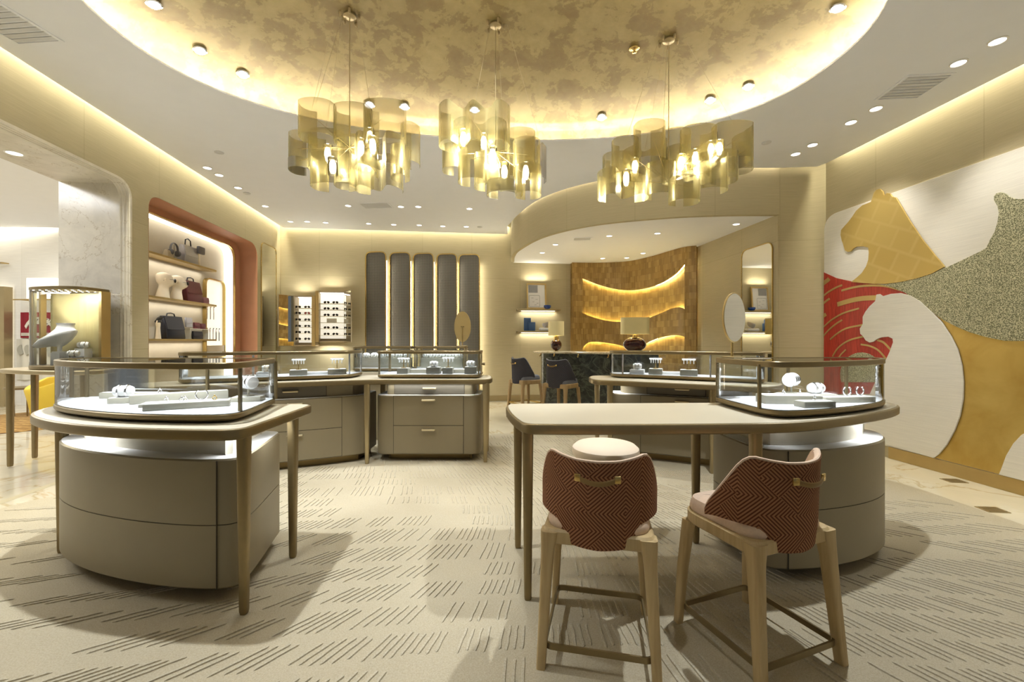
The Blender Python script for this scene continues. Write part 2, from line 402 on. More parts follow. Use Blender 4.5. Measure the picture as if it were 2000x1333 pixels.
def inset(o, d):
    n = len(o); ar = sum(o[i][0] * o[(i + 1) % n][1] - o[(i + 1) % n][0] * o[i][1] for i in range(n)); sg = 1 if ar > 0 else -1
    out = []
    for i in range(n):
        p0, p1, p2 = Vector(o[i - 1]), Vector(o[i]), Vector(o[(i + 1) % n])
        a = (p1 - p0); b = (p2 - p1)
        a = a.normalized() if a.length > 1e-9 else b.normalized(); b = b.normalized() if b.length > 1e-9 else a
        na = Vector((-a.y, a.x)) * sg; nb = Vector((-b.y, b.x)) * sg
        nn = na + nb; nn = nn.normalized() if nn.length > 1e-6 else na
        k_ = max(0.5, nn.dot(na)); q = p1 + nn * (d / k_); out.append((q.x, q.y))
    return out
def rrect(w_, h_, r, n=6):
    pts = []; x, y = w_ / 2 - r, h_ / 2 - r
    for (cx_, cy_, a0) in ((x, -y, -90), (x, y, 0), (-x, y, 90), (-x, -y, 180)):
        for i in range(n + 1):
            a = R(a0 + 90 * i / n); pts.append((cx_ + r * math.cos(a), cy_ + r * math.sin(a)))
    return pts
def rounded(pts, rad, n=6):
    """polygon with its corners rounded; rad number or list"""
    out = []; N = len(pts)
    for i in range(N):
        p = Vector(pts[i]); a = Vector(pts[i - 1]) - p; b = Vector(pts[(i + 1) % N]) - p
        r = rad[i] if isinstance(rad, (list, tuple)) else rad
        r = min(r, a.length * .49, b.length * .49)
        if r <= 1e-6: out.append(tuple(p)); continue
        A = p + a.normalized() * r; B = p + b.normalized() * r
        for k_ in range(n + 1):
            t = k_ / n; q = A * (1 - t) ** 2 + p * 2 * t * (1 - t) + B * t * t; out.append((q.x, q.y))
    return out
def catmull(pts, per=6, closed=False):
    P = [Vector(p) for p in pts]; N = len(P); out = []
    segs = N if closed else N - 1
    for i in range(segs):
        p1, p2 = P[i], P[(i + 1) % N]
        p0 = P[i - 1] if closed or i > 0 else p1 * 2 - p2
        p3 = P[(i + 2) % N] if closed or i + 2 < N else p2 * 2 - p1
        for k_ in range(per):
            t = k_ / per
            out.append(tuple(0.5 * ((2 * p1) + (p2 - p0) * t + (2 * p0 - 5 * p1 + 4 * p2 - p3) * t * t + (3 * p1 - p0 - 3 * p2 + p3) * t ** 3)))
    if not closed: out.append(tuple(P[-1]))
    return out

# ------------------------------------------------------------------ object helpers
MATS = {}
def thing(name, label, cat, loc=(0, 0, 0), rz=0.0, group=None):
    o = bpy.data.objects.new(name, None); C.objects.link(o); o.empty_display_size = 0.1
    o.location = loc; o.rotation_euler = (0, 0, rz); o['label'] = label; o['category'] = cat
    if group: o['group'] = group
    MATS[o] = (Matrix.Translation(loc) @ Matrix.Rotation(rz, 4, 'Z')).inverted()
    return o
def part(name, mb, mats, parent, world=False, label=None, smooth=35):
    """a part of a thing; world=True when the geometry was written in room coordinates"""
    mats = [mats] if isinstance(mats, str) else mats
    root = parent
    while root.parent is not None: root = root.parent
    o = bpy.data.objects.new(name, mb.mesh(name, mats, MATS.get(root) if world else None, smooth)); C.objects.link(o); o.parent = parent
    if label: o['label'] = label
    return o
def solid(name, mb, mats, label, cat, group=None, loc=None, rz=0.0, smooth=35):
    """a thing that is one mesh; geometry local to loc, or in room coordinates when loc is None"""
    mats = [mats] if isinstance(mats, str) else mats
    inv = None
    if loc is None:
        n = len(mb.v); cx_ = sum(p[0] for p in mb.v) / n; cy_ = sum(p[1] for p in mb.v) / n; cz_ = min(p[2] for p in mb.v)
        loc = (cx_, cy_, cz_); inv = Matrix.Translation(loc).inverted()
    o = bpy.data.objects.new(name, mb.mesh(name, mats, inv, smooth)); C.objects.link(o); o.location = loc; o.rotation_euler = (0, 0, rz)
    o['label'] = label; o['category'] = cat
    if group: o['group'] = group
    MATS[o] = (Matrix.Translation(loc) @ Matrix.Rotation(rz, 4, 'Z')).inverted()
    return o
def struct(name, mb, mats, parent=None, label=None, smooth=35):
    mats = [mats] if isinstance(mats, str) else mats
    o = bpy.data.objects.new(name, mb.mesh(name, mats, None, smooth)); C.objects.link(o); o['kind'] = 'structure'
    if parent: o.parent = parent
    if label: o['label'] = label
    return o
def dup(root, loc, rz=0.0, label=None, group=None, scale=None):
    r = root.copy(); C.objects.link(r); r.location = loc; r.rotation_euler = (0, 0, rz)
    if scale: r.scale = scale
    if label: r['label'] = label
    if group: r['group'] = group
    for ch in root.children:
        c = ch.copy(); C.objects.link(c); c.parent = r
        for g_ in ch.children:
            d = g_.copy(); C.objects.link(d); d.parent = c
    return r
# ------------------------------------------------------------------ frames of the walls: s along the wall, t into the wall, z up
def LW(s, t, z): return (-4.385 - 0.1209 * s - 0.9927 * t, 3.64 + 0.9927 * s - 0.1209 * t, z)
def BW(s, t, z): return (-5.074 + 0.9927 * s - 0.1209 * t, 9.30 + 0.1209 * s + 0.9927 * t, z)
def RW(s, t, z): return (4.43 + 0.0914 * s + 0.9958 * t, 6.08 - 0.9958 * s + 0.0914 * t, z)
AW0, AW1 = Vector((3.85, 6.13)), Vector((3.60, 8.25)); AWu = (AW1 - AW0).normalized(); AWn = Vector((AWu.y, -AWu.x))
def AW(s, t, z): return (AW0.x + AWu.x * s + AWn.x * t, AW0.y + AWu.y * s + AWn.y * t, z)
def uvplan(mb):
    for i, v in enumerate(mb.v): mb.uv[i] = (v[0], v[1])
    return mb
def slab(outline, fr, t0, t1, holes=(), bev=0.0):
    """flat panel on a wall: outline in (s, z)"""
    mb = MB(); prof = [(0, t0), (0, t1)] if not bev else [(bev, t0), (0, t0 + bev * (1 if t1 > t0 else -1)), (0, t1)]
    mb.prism(outline, prof, holes); uvplan(mb)
    return mb.map(lambda a, b, c: fr(a, c, b))
CEIL, LID_Z, SOFF = 3.86, 4.90, 3.22

def interp(pts, x):
    if x <= pts[0][0]: return pts[0][1]
    for (a, b), (c_, d) in zip(pts, pts[1:]):
        if x <= c_: return b + (d - b) * (x - a) / (c_ - a)
    return pts[-1][1]
# floor
mb = MB(); mb.box((-3.2, 4.5, -0.05), (20.5, 15.0, 0.10)); struct('floor', mb, 'floor_marble')

# left wall with the archway and the lit niche
arch = [(-2.2, 0.0), (1.45, 0.0)] + rounded([(1.45, 0.5), (1.45, 3.28), (-2.2, 3.28), (-2.2, 0.5)], [0, .22, .22, 0])[1:-1] + []
arch = [(-2.2, 0.001), (1.45, 0.001)] + rounded([(1.45, 1.5), (1.45, 3.28), (0, 3.28)], [0, .20, 0], 8)[1:-1] + rounded([(0, 3.28), (-2.2, 3.28), (-2.2, 1.5)], [0, .20, 0], 8)[1:-1]
niche = rounded([(1.746, 0.12), (4.657, 0.12), (4.657, 3.27), (1.746, 3.27)], [0.02, 0.02, .30, .20], 8)
mb = slab([(-6.7, 0), (5.75, 0), (5.75, LID_Z), (-6.7, LID_Z)], LW, 0.0, 0.08, [arch, niche]); struct('wall_left', mb, 'wall_cloth')
# marble lining of the archway
mb = MB()
pa = [(1.45, 0.0)] + rounded([(1.45, 1.5), (1.45, 3.28), (0, 3.28)], [0, .20, 0], 8)[1:-1] + [(-2.2, 3.28)]
mb.ribbon([(-a + .005, b - .005) for a, b in pa], -0.001, 0.12, 0.03); mb.ribbon([(-1.445, 0.0), (-1.445, 1.6), (-1.445, 3.274), (-1.444, 3.275), (0, 3.275), (2.2, 3.275)], 0.12, 0.762, 0.03); mb.map(lambda a, b, c: LW(-a, c, b))
for t in (0.025, 0.06, 0.10): mb.tube([LW(a, t, b) for a, b in pa], 0.013, 6)
struct('trim_1', mb, 'pier_marble')
# terracotta lining of the niche, its back ring and its luminous inner reveal
mb = MB(); mb.prism(inset(niche, 0.004), [(0, -.001), (0, 0.31)], caps=(False, False))
rin = rounded([(2.0, 0.2), (4.41, 0.2), (4.41, 3.15), (2.0, 3.15)], [.02, .02, .26, .26], 8)
mb.prism(niche, [(0, 0.31), (0, 0.325)], [rin]); mb.map(lambda a, b, c: LW(a, c, b)); struct('trim_2', mb, 'terracotta')
mb = MB(); mb.prism(rin, [(0, 0.325), (0, 0.50)], caps=(False, False)); mb.map(lambda a, b, c: LW(a, c, b)); struct('trim_3', mb, 'led_panel')
mb = MB(); ring = inset(rin, -0.0); mb.prism(inset(rin, -0.018), [(0, 0.285), (0, 0.31)], [rin]); mb.map(lambda a, b, c: LW(a, c, b)); struct('trim_4', mb, 'gold')
mb = slab([(1.95, 0.2), (4.46, 0.2), (4.46, 3.2), (1.95, 3.2)], LW, 0.48, 0.52); struct('wall_niche', mb, 'niche_board')

# back wall, alcove walls, right wall
mb = slab([(-0.4, 0), (6.75, 0), (6.75, LID_Z), (-0.4, LID_Z)], BW, 0.0, 0.12); struct('wall_back', mb, 'wall_cloth')
amir = rounded([(0.12, 0.02), (0.80, 0.02), (0.80, 2.78), (0.12, 2.90)], [.02, .02, .12, .12], 6)
mb = slab([(0.0, 0), ((AW1 - AW0).length, 0), ((AW1 - AW0).length, LID_Z), (0.0, LID_Z)], AW, 0.0, 0.12); struct('wall_alcove', mb, 'wall_cloth')
mb = MB(); mb.ribbon([(3.84, 6.135), (4.30, 6.10), (4.38, 6.07), (4.46, 5.98)], 0.0, LID_Z, 0.12); struct('wall_return', mb, 'wall_cloth')
mb = slab([(-0.2, 0), (9.4, 0), (9.4, LID_Z), (-0.2, LID_Z)], RW, 0.0, 0.12); struct('wall_right', mb, 'wall_cloth')
mb = MB()
mb.ribbon([(-13.2, -2.9), (6, -2.9)], CEIL, LID_Z, 0.1); struct('light_block_front', mb, 'ceiling_paint')  # added strip, closes the space above the ceiling against world light

# ceiling with the oval opening, cove gaps along the walls
def superell(cx_, cy_, a, b, e, rot, n=96):
    out = []
    for i in range(n):
        th = 2 * PI * i / n; c_, s_ = math.cos(th), math.sin(th)
        x = a * math.copysign(abs(c_) ** (2 / e), c_); y = b * math.copysign(abs(s_) ** (2 / e), s_)
        out.append((cx_ + x * math.cos(rot) - y * math.sin(rot), cy_ + x * math.sin(rot) + y * math.cos(rot)))
    return out
DOME = (-0.15, 3.52, 3.0, 1.67, 2.25, R(4.5))
hole = superell(*DOME)
band = catmull([(-0.02, 9.80), (0.0, 9.1), (0.12, 8.45), (0.53, 7.42), (1.25, 6.68), (2.27, 6.27), (3.10, 6.14), (3.85, 6.12)], 10)
bandoff = [(-0.1, 9.78), (-0.1, 9.1)] + [(p[0] - 0.03, p[1] - 0.09) for p in band[20:]]
cl = [LW(-6.6, -0.10, 0)[:2], LW(5.62, -0.10, 0)[:2], BW(0.1, -0.10, 0)[:2]] + bandoff + [(4.30, 5.99), RW(0.2, -0.10, 0)[:2], RW(9.0, -0.10, 0)[:2]]
mb = MB(); mb.prism(cl, [(0, CEIL), (0, CEIL + 0.015)], [hole]); struct('ceiling', mb, 'ceiling_paint')
mb = MB(); mb.box((-3.2, 4.2, LID_Z + 0.05), (20.5, 14.6, 0.1)); struct('light_block_lid', mb, 'ceiling_paint')  # unseen slab added to keep world light from leaking in above
mb = MB(); rings = []
DPROF = [(1.075, 0.016), (1.072, 0.08), (1.055, 0.15), (1.02, 0.215), (0.97, 0.265), (0.90, 0.31), (0.80, 0.36), (0.65, 0.43), (0.45, 0.50), (0.25, 0.55), (0.08, 0.575), (0.01, 0.578)]
DP = catmull([(a, b) for a, b in DPROF], 3)
for r, h in DP: rings.append([(p[0], p[1], CEIL + h) for p in superell(DOME[0], DOME[1], DOME[2] * r, DOME[3] * (r + (.03 if r > 1.03 else 0)), 2.25, DOME[5])])
mb.loft(rings, False); mb.f.append(tuple(len(mb.v) - 96 + j for j in range(96))); mb.mi.append(0)
struct('ceiling_dome', mb, 'gilt_plaster', smooth=80)
def dome_z(x, y):
    dx, dy = x - DOME[0], y - DOME[1]; c_, s_ = math.cos(-DOME[5]), math.sin(-DOME[5])
    u, v = dx * c_ - dy * s_, dx * s_ + dy * c_
    r = ((abs(u) / DOME[2]) ** 2.25 + (abs(v) / DOME[3]) ** 2.25) ** (1 / 2.25)
    return CEIL + interp(sorted(DP), r)
led = superell(DOME[0], DOME[1], DOME[2] * 1.03, DOME[3] * 1.045, 2.25, DOME[5])
mb = MB(); mb.tube([(p[0], p[1], CEIL + 0.030) for p in led], 0.010, 6, closed=True); struct('trim_5', mb, 'led_warm')

# soffit band and the alcove ceiling
mb = MB(); mb.ribbon(band, SOFF, LID_Z, 0.07); struct('wall_soffit', mb, 'wall_cloth')
wp = [(1.39, 10.02), (1.93, 10.05), (2.41, 9.99), (2.82, 9.76), (3.13, 9.22), (3.31, 8.70), (3.44, 8.36), (3.60, 8.25)]
acl = [(p[0] + 0.02, p[1] + 0.02) for p in band] + [(3.75, 8.3), (3.75, 10.3), (1.3, 10.3), BW(5.2, 0.06, 0)[:2]]
mb = MB(); mb.prism(acl, [(0, SOFF + 0.01), (0, SOFF + 0.05)]); struct('ceiling_alcove', mb, 'ceiling_paint')
mb = MB(); off = [(p[0] - 0.012, p[1] - 0.03) for p in band[22:]]
mb.tube([(p[0], p[1], CEIL + 0.10) for p in off], 0.012, 6); struct('trim_6', mb, 'led_strip')

# wood feature wall: base skin, then the raised skin with its wave-shaped cut-outs
wpath = catmull(wp, 14)
def off_path(path, d):
    out = []
    for i in range(len(path)):
        a = Vector(path[max(0, i - 1)]); b = Vector(path[min(len(path) - 1, i + 1)]); t = (b - a).normalized()
        out.append((path[i][0] + t.y * d, path[i][1] - t.x * d))
    return out
fpath = off_path(wpath, 0.13)
mb = MB(); mb.ribbon(wpath, 0.0, SOFF + 0.01, 0.10); struct('wall_wood', mb, 'block_wood')
def plan_px(p): return 1000 + FPX * p[0] / p[1]
def zline(pts, p): return HCAM + (666 - interp(catmull(pts, 6), plan_px(p))) * p[1] / FPX
c1 = [(1137, 543), (1150, 548), (1170, 556), (1200, 564), (1230, 567), (1260, 563), (1290, 553), (1315, 537), (1338, 512)]
c2 = [(1137, 611), (1160, 620), (1190, 627), (1220, 628), (1260, 623), (1290, 612), (1310, 603), (1325, 600), (1338, 604)]
c3 = [(1137, 680), (1150, 669), (1170, 668), (1200, 672), (1225, 677), (1255, 672), (1285, 660), (1310, 655), (1325, 655), (1338, 658)]
dense = []
for a, b in zip(fpath, fpath[1:]): dense += [(a[0] + (b[0] - a[0]) * k_ / 3, a[1] + (b[1] - a[1]) * k_ / 3) for k_ in range(3)]
dense.append(fpath[-1])
inn = [p for p in dense if 1137 <= plan_px(p) <= 1338]; lef = [p for p in dense if plan_px(p) < 1139]; rig = [p for p in dense if plan_px(p) > 1336.5]
mb = MB(); TH = 0.035
mb.ribbon(inn, [zline(c1, p) for p in inn], SOFF + 0.01, TH); mb.ribbon(inn, [zline(c3, p) for p in inn], [zline(c2, p) for p in inn], TH)
mb.ribbon(inn, 0.0, 0.95, TH); mb.ribbon(lef, 0.0, SOFF + 0.01, TH); mb.ribbon(rig, 0.0, SOFF + 0.01, TH)
struct('trim_7', mb, 'block_wood')
mb = MB(); gap = off_path(inn, -0.085)
for cc, dz in ((c1, 0.022), (c2, -0.022), (c3, 0.022)):
    mb.tube([(g_[0], g_[1], zline(cc, p) + dz) for g_, p in zip(gap, inn)], 0.007, 6)
struct('trim_8', mb, 'led_gold')

# skirtings
mb = MB(); mb.prism([(1.0, 0), (9.3, 0), (9.3, 0.30 - 0.165), (1.0, 0.135)], [(0, 0.0), (0, -0.02)]); mb.map(lambda a, b, c: RW(a, c, b)); struct('baseboard_right', mb, 'gold_satin')
mb = MB(); mb.prism([(0.02, 0.02), (6.5, 0.02), (6.5, 0.135), (0.02, 0.135)], [(0, 0.0), (0, -0.015)]); mb.map(lambda a, b, c: BW(a, c, b)); struct('baseboard_back', mb, 'champagne')
mb = MB(); mb.prism([(1.53, 0.001), (5.6, 0.001), (5.6, 0.11), (1.53, 0.11)], [(0, 0.0), (0, -0.012)]); mb.map(lambda a, b, c: LW(a, c, b)); struct('baseboard_left', mb, 'champagne')

# room beyond the archway
mb = MB(); mb.box((-9.3, 9.32, LID_Z / 2), (8.2, 0.1, LID_Z)); 
for i, v in enumerate(mb.v): mb.uv[i] = (v[0], v[2])
struct('wall_salon', mb, 'wall_cream')
mb = MB(); mb.box((-13.25, 3.2, LID_Z / 2), (0.1, 12.4, LID_Z)); struct('wall_salon.001', mb, 'white_paint')
mb = MB(); mb.prism([(-13.2, -2.9), (-13.2, 9.16), LW(5.75, 0.30, 0)[:2], LW(5.75, 0.10, 0)[:2], LW(-6.6, 0.10, 0)[:2]], [(0, CEIL), (0, CEIL + 0.05)]); struct('ceiling_salon', mb, 'ceiling_paint')

# coves: strip lights lying in the gap between ceiling and wall
def cove(fr, s0, s1, power, n, t=-0.05):
    for i in range(n):
        a = s0 + (s1 - s0) * (i + .5) / n; p = fr(a, t, CEIL + 0.22); q = fr(a + .1, t, CEIL + 0.22)
        ang = math.atan2(q[1] - p[1], q[0] - p[0])
        area(p, (0, 0, ang), abs(s1 - s0) / n, 0.07, power / n, WARM, 180, 'cove_strip')
cove(LW, -5.5, 5.5, 105, 2); cove(BW, 0.1, 5.0, 54, 1); cove(RW, 0.3, 8.5, 80, 2)
area((-6.6, 2.6, CEIL - .02), (0, 0, 0), 1.6, 1.6, 100, (.95, .97, 1), 180, 'salon_fill')  # added fill to brighten the marble jamb, not a real ceiling panel
area((-9.0, 9.20, CEIL + 0.04), (0, 0, 0), 7.5, 0.06, 130, (1, .95, .82), 180, 'cove_strip')
area((-8.5, 6.0, CEIL - 0.02), (0, 0, 0), 3.0, 3.0, 150, (.95, .97, 1), 180, 'salon_fill')  # broad fill added to brighten the room beyond the archway

# carpet with its carved strokes
co = catmull([(3.85, 3.6), (3.74, 4.3), (3.2, 5.15), (2.3, 5.85), (1.0, 6.3), (-0.4, 6.35), (-1.8, 5.95), (-2.9, 5.0), (-3.63, 4.14), (-4.22, 3.60), (-4.12, 2.4), (-3.82, 0.5), (-3.0, -1.4), (0, -2.0), (3, -1.2), (3.7, 0.6), (3.86, 2.3)], 8, True)
CT = 0.012
def in_poly(x, y, P):
    c_ = False; j = len(P) - 1
    for i in range(len(P)):
        if (P[i][1] > y) != (P[j][1] > y) and x < (P[j][0] - P[i][0]) * (y - P[i][1]) / (P[j][1] - P[i][1]) + P[i][0]: c_ = not c_
        j = i
    return c_
mb = MB(); mb.prism(co, [(0, 0.0005), (0, CT - .004), (0.006, CT)])
coi = inset(co, 0.05)
FEET = [(-1.365, 2.165), (-1.405, 2.725), (-2.955, 2.79), (-3.02, 2.98), (0.085, 2.285), (0.04, 2.855), (1.315, 2.295), (1.265, 2.925), (-1.637, 4.80), (-0.305, 4.87), (-0.315, 5.36), (-1.637, 5.38), (-3.60, 4.13), (-3.74, 4.44),
        (1.10, 4.77), (1.05, 5.24), (2.097, 4.452), (2.45, 4.13), (0.87, 3.45), (0.58, 3.45), (0.58, 3.15), (0.87, 3.15)]
for (x0, y0, a0) in ((0.403, 1.985, -12.2), (1.117, 1.965, 20.6)):
    for (dx, dy) in ((.236, -.231), (-.236, -.231), (.228, .231), (-.228, .231)):
        FEET.append((x0 + dx * math.cos(R(a0)) - dy * math.sin(R(a0)), y0 + dx * math.sin(R(a0)) + dy * math.cos(R(a0))))
SOLID = [[(-1.60, 2.38), (-1.66, 2.90), (-2.76, 2.94), (-2.68, 2.62), (-2.2, 2.56)], [(1.58, 2.58), (1.56, 2.99), (2.36, 3.01), (2.24, 2.74), (1.9, 2.58)], [(-1.48, 4.98), (-.45, 4.98), (-.45, 5.33), (-1.48, 5.33)],
         [(-3.42, 4.20), (-2.56, 4.56), (-1.74, 4.92), (-1.76, 5.33), (-2.4, 5.10), (-3.55, 4.54)], [(1.28, 5.08), (1.55, 5.0), (2.1, 4.74), (2.62, 4.44), (2.8, 4.6), (2.0, 5.1), (1.3, 5.32)]]
def clear_of(x, y): return all((x - a) ** 2 + (y - b) ** 2 > .0050 for a, b in FEET) and not any(in_poly(x, y, P) for P in SOLID)
near = [(-4.5, 14), (-3.2, 16), (-2.2, 22), (-1.5, 34), (-0.75, 58), (-0.2, 82), (0.6, 100), (1.6, 124), (2.4, 138), (3.4, 146), (4.2, 150)]
farr = [(-4.5, 14), (-3.4, 30), (-2.6, 70), (-1.8, 98), (-0.7, 104), (0.4, 106), (1.2, 112), (2.2, 128), (3.4, 146), (4.2, 150)]
def flow(x, y):
    f = min(1.0, max(0.0, (y - 2.5) / 1.2)); return R(interp(near, x) * (1 - f) + interp(farr, x) * f + 8 * math.sin(y * 1.7 + x * 0.6))
rnd = random.Random(3)
y = 0.7
while y < 6.5:
    bh = rnd.uniform(0.17, 0.28); x = -5.0
    while x < 4.0:
        nst = rnd.randint(4, 9); pitch = rnd.uniform(0.033, 0.044); skip = rnd.random() < 0.08
        for q in range(nst):
            wob = 0.16 * math.sin(x * 0.9 + y * 0.7) + 0.05 * x * min(1, y / 4)
            yc = y + bh / 2 + wob; a = flow(x, yc); step = pitch / max(0.42, abs(math.sin(a)))
            if skip or rnd.random() < 0.05: x += step; continue
            ln = min(bh * rnd.uniform(0.70, 0.98) / max(0.62, abs(math.sin(a))), 0.34); hx, hy = math.cos(a) * ln / 2, math.sin(a) * ln / 2
            if in_poly(x - hx, yc - hy, coi) and in_poly(x + hx, yc + hy, coi) and all(clear_of(x + hx * e, yc + hy * e) for e in (-1, -.75, -.5, -.25, 0, .25, .5, .75, 1)):
                nx, ny = -math.sin(a), math.cos(a); pr = []
                for e in (-1, -0.9, -0.45, 0, 0.45, 0.9, 1):
                    j = rnd.uniform(-.0022, .0022); wv = rnd.uniform(.0072, .0090) if abs(e) < .95 else 0.003; hh = .0055 if abs(e) < .95 else .001
                    bx, by = x + hx * e + nx * j, yc + hy * e + ny * j
                    pr.append([(bx + nx * wv, by + ny * wv, CT - .002), (bx + nx * wv * .62, by + ny * wv * .62, CT + hh), (bx - nx * wv * .62, by - ny * wv * .62, CT + hh), (bx - nx * wv, by - ny * wv, CT - .002)])
                mb.loft(pr, True, 1)
            x += step
        x += rnd.uniform(0.02, 0.09)
    y += bh * 1.06
solid('carpet', mb, ['carpet_pile', 'carpet_groove'], 'large pale beige carpet with carved strokes under the counters and rust stools', 'carpet')

# ------------------------------------------------------------------ mural on the right wall: big cats in gold, speckle and white
def onR(px, py):      # a sight line met with the plane of the right wall
    q = (px - 1000) / FPX; D = 4.988 / (q + 0.0918) if q > 0.5 else 7.0
    return ((6.08 - D) / 0.9958, HCAM + (666 - py) * D / FPX)
def Z(pts): return [onR(1560 + a / 2.116, 330 + b / 2.116) for a, b in pts]
mural = thing('wall_mural', 'large wall mural of gold, speckled and white big cats on cream panel', 'mural', RW(3, 0, 0.1))
def mpart(name, outline, mat, t0, t1, label=None):
    st = [(a, b) for a, b in outline]; mb = MB(); mb.prism(st, [(0, t0), (0, t1 - .001), (0.0015, t1)]); uvplan(mb); mb.map(lambda a, b, c: RW(a, -c, b))
    return part(name, mb, mat, mural, True, label)
tl = onR(1611, 378); m_top = onR(1640, 366)[1]
bg = rounded([(tl[0], 0.135), (9.2, 0.135), (9.2, 3.16), (tl[0], 3.16)], [.005, .005, .005, .22], 8)
mpart('background_panel', bg, 'wall_cream', 0.001, 0.012)
def clip_in(P):      # keep the shapes on the panel
    return [(max(tl[0] + .002, min(9.18, a)), max(0.14, b)) for a, b in P]
mpart('gold_field', clip_in(Z([(420, 490), (560, 560), (605, 622), (660, 650), (720, 675), (790, 690), (860, 702), (960, 700), (1150, 650), (1150, 1420), (900, 1310), (560, 1205), (520, 1100), (500, 800), (470, 600)])), 'gold_leaf', 0.012, 0.016, 'gold leaf field between the cats')
mpart('red_field', clip_in(Z([(105, 428), (160, 451), (230, 466), (345, 477), (420, 492), (480, 530), (500, 700), (440, 780), (380, 850), (330, 930), (105, 930)])), 'red_straw', 0.012, 0.018, 'red straw field with gold arcs')
def arc(pts, wd):
    P = catmull(Z(pts), 6); L, Rr = [], []
    for i in range(len(P)):
        a = Vector(P[max(0, i - 1)]); b = Vector(P[min(len(P) - 1, i + 1)]); t = (b - a).normalized(); n_ = Vector((-t.y, t.x)) * wd / 2
        L.append((P[i][0] + n_.x, P[i][1] + n_.y)); Rr.append((P[i][0] - n_.x, P[i][1] - n_.y))
    return clip_in(L + Rr[::-1])
for pts, wd in [([(145, 775), (170, 738), (215, 708), (275, 692)], .022), ([(135, 705), (165, 680), (205, 658), (275, 643)], .022), ([(165, 560), (220, 544), (270, 535), (330, 532)], .062),
                ([(182, 503), (230, 490), (290, 482), (360, 483), (430, 500)], .028), ([(108, 524), (130, 507), (160, 490), (185, 480)], .026), ([(108, 653), (140, 625), (190, 596), (255, 576)], .022),
                ([(108, 690), (130, 665), (160, 640), (185, 624)], .022), ([(262, 725), (300, 732), (335, 750), (370, 788)], .022), ([(330, 707), (355, 716), (375, 735), (390, 752)], .024), ([(172, 778), (182, 765), (192, 755), (200, 747)], .02),
                ([(106, 474), (116, 466), (126, 459), (131, 453)], .06), ([(106, 556), (115, 549), (125, 541), (133, 536)], .03), ([(106, 608), (110, 606), (114, 603), (118, 600)], .05)]:
    mpart('gold_arc', arc(pts, wd), 'gold_satin', 0.018, 0.022)
disc = [(265 + 88 * math.cos(R(a)), 850 - 92 * math.sin(R(a))) for a in range(-20, 201, 10)]
mpart('speckled_disc', clip_in(Z(disc)), 'speckled', 0.018, 0.024, 'speckled half disc behind the display case')
mpart('speckled_cat', clip_in(Z([(345, 478), (400, 473), (460, 461), (530, 443), (590, 421), (640, 398), (700, 370), (760, 341), (786, 326), (802, 292), (820, 260), (832, 222), (838, 182), (832, 152), (818, 130), (818, 112), (828, 100), (848, 96), (866, 102), (884, 116), (906, 123), (932, 124), (1010, 118), (1090, 150), (1150, 240), (1150, 640), (1060, 690), (980, 708), (931, 711), (860, 710), (790, 696), (720, 676), (660, 651), (605, 623), (560, 590), (500, 546), (450, 512), (400, 491)])), 'speckled', 0.018, 0.030, 'green speckled cat silhouette')
mpart('gold_cat', clip_in(Z([(226, 467), (250, 448), (270, 430), (288, 402), (297, 375), (299, 345), (297, 325), (275, 320), (250, 321), (236, 328), (224, 341), (212, 343), (200, 336), (195, 320), (191, 306), (187, 296), (182, 272), (184, 252), (200, 234), (213, 220), (228, 200), (247, 172), (272, 150), (308, 136), (314, 118), (320, 98), (332, 85), (345, 82), (357, 92), (363, 110), (374, 99), (388, 101), (397, 114), (412, 118), (432, 152), (470, 216), (520, 290), (568, 350), (614, 404), (560, 433), (500, 452), (430, 467), (370, 475), (320, 475), (270, 471)])), 'gold_check', 0.018, 0.034, 'gold leaf cat silhouette in profile')
mpart('white_cat', clip_in(Z([(331, 519), (344, 517), (357, 526), (392, 516), (430, 513), (472, 523), (512, 546), (556, 586), (600, 631), (640, 691), (668, 746), (685, 811), (692, 880), (690, 950), (677, 1020), (655, 1080), (622, 1140), (590, 1178), (568, 1200), (300, 1118), (290, 960), (322, 890), (342, 845), (365, 800), (386, 755), (400, 716), (398, 701), (380, 693), (350, 696), (331, 704), (318, 714), (302, 717), (286, 708), (275, 691), (264, 681), (262, 660), (274, 641), (274, 611), (285, 590), (302, 568), (326, 546), (329, 530)])), 'wall_cream', 0.020, 0.034, 'cream cat silhouette with bowed head')
mpart('white_shape', clip_in(Z([(838, 1285), (848, 1240), (868, 1185), (898, 1135), (931, 1100), (1000, 1060), (1100, 1030), (1180, 1040), (1180, 1420)])), 'wall_cream', 0.018, 0.030, 'cream rounded shape above the skirting')

# ------------------------------------------------------------------ fittings of the ceiling
def fitting(name, label, cat, loc, nrm, rad, kind, group=None):
    """ring + lens lying in the ceiling, facing nrm"""
    mb = MB(); mb.lathe([(rad * 1.22, 0.0), (rad * 1.22, 0.006), (rad * 1.0, 0.010), (rad * 0.94, 0.004), (rad * .94, 0.0)], 20)
    q = Vector((0, 0, 1)).rotation_difference(Vector(nrm)).to_matrix()
    mb.map(lambda a, b, c: tuple(Vector(loc) + q @ Vector((a, b, c))))
    m2 = MB(); m2.lathe([(rad * .93, 0.001), (rad * .93, 0.005), (rad * .6, 0.0058), (0.0005, 0.006)], 20); m2.map(lambda a, b, c: tuple(Vector(loc) + q @ Vector((a, b, c))))
    t = thing(name, label, cat, loc, 0, group)
    part('ring', mb, 'silver' if kind == 'cool' else 'white_paint', t, True); part('lens', m2, 'downlight_cool' if kind == 'cool' else 'downlight_glow', t, True)
    return t
def ceil_xy(px, py, z=CEIL): D = FPX * (z - HCAM) / (666 - py); return ((px - 1000) / FPX * D, D)
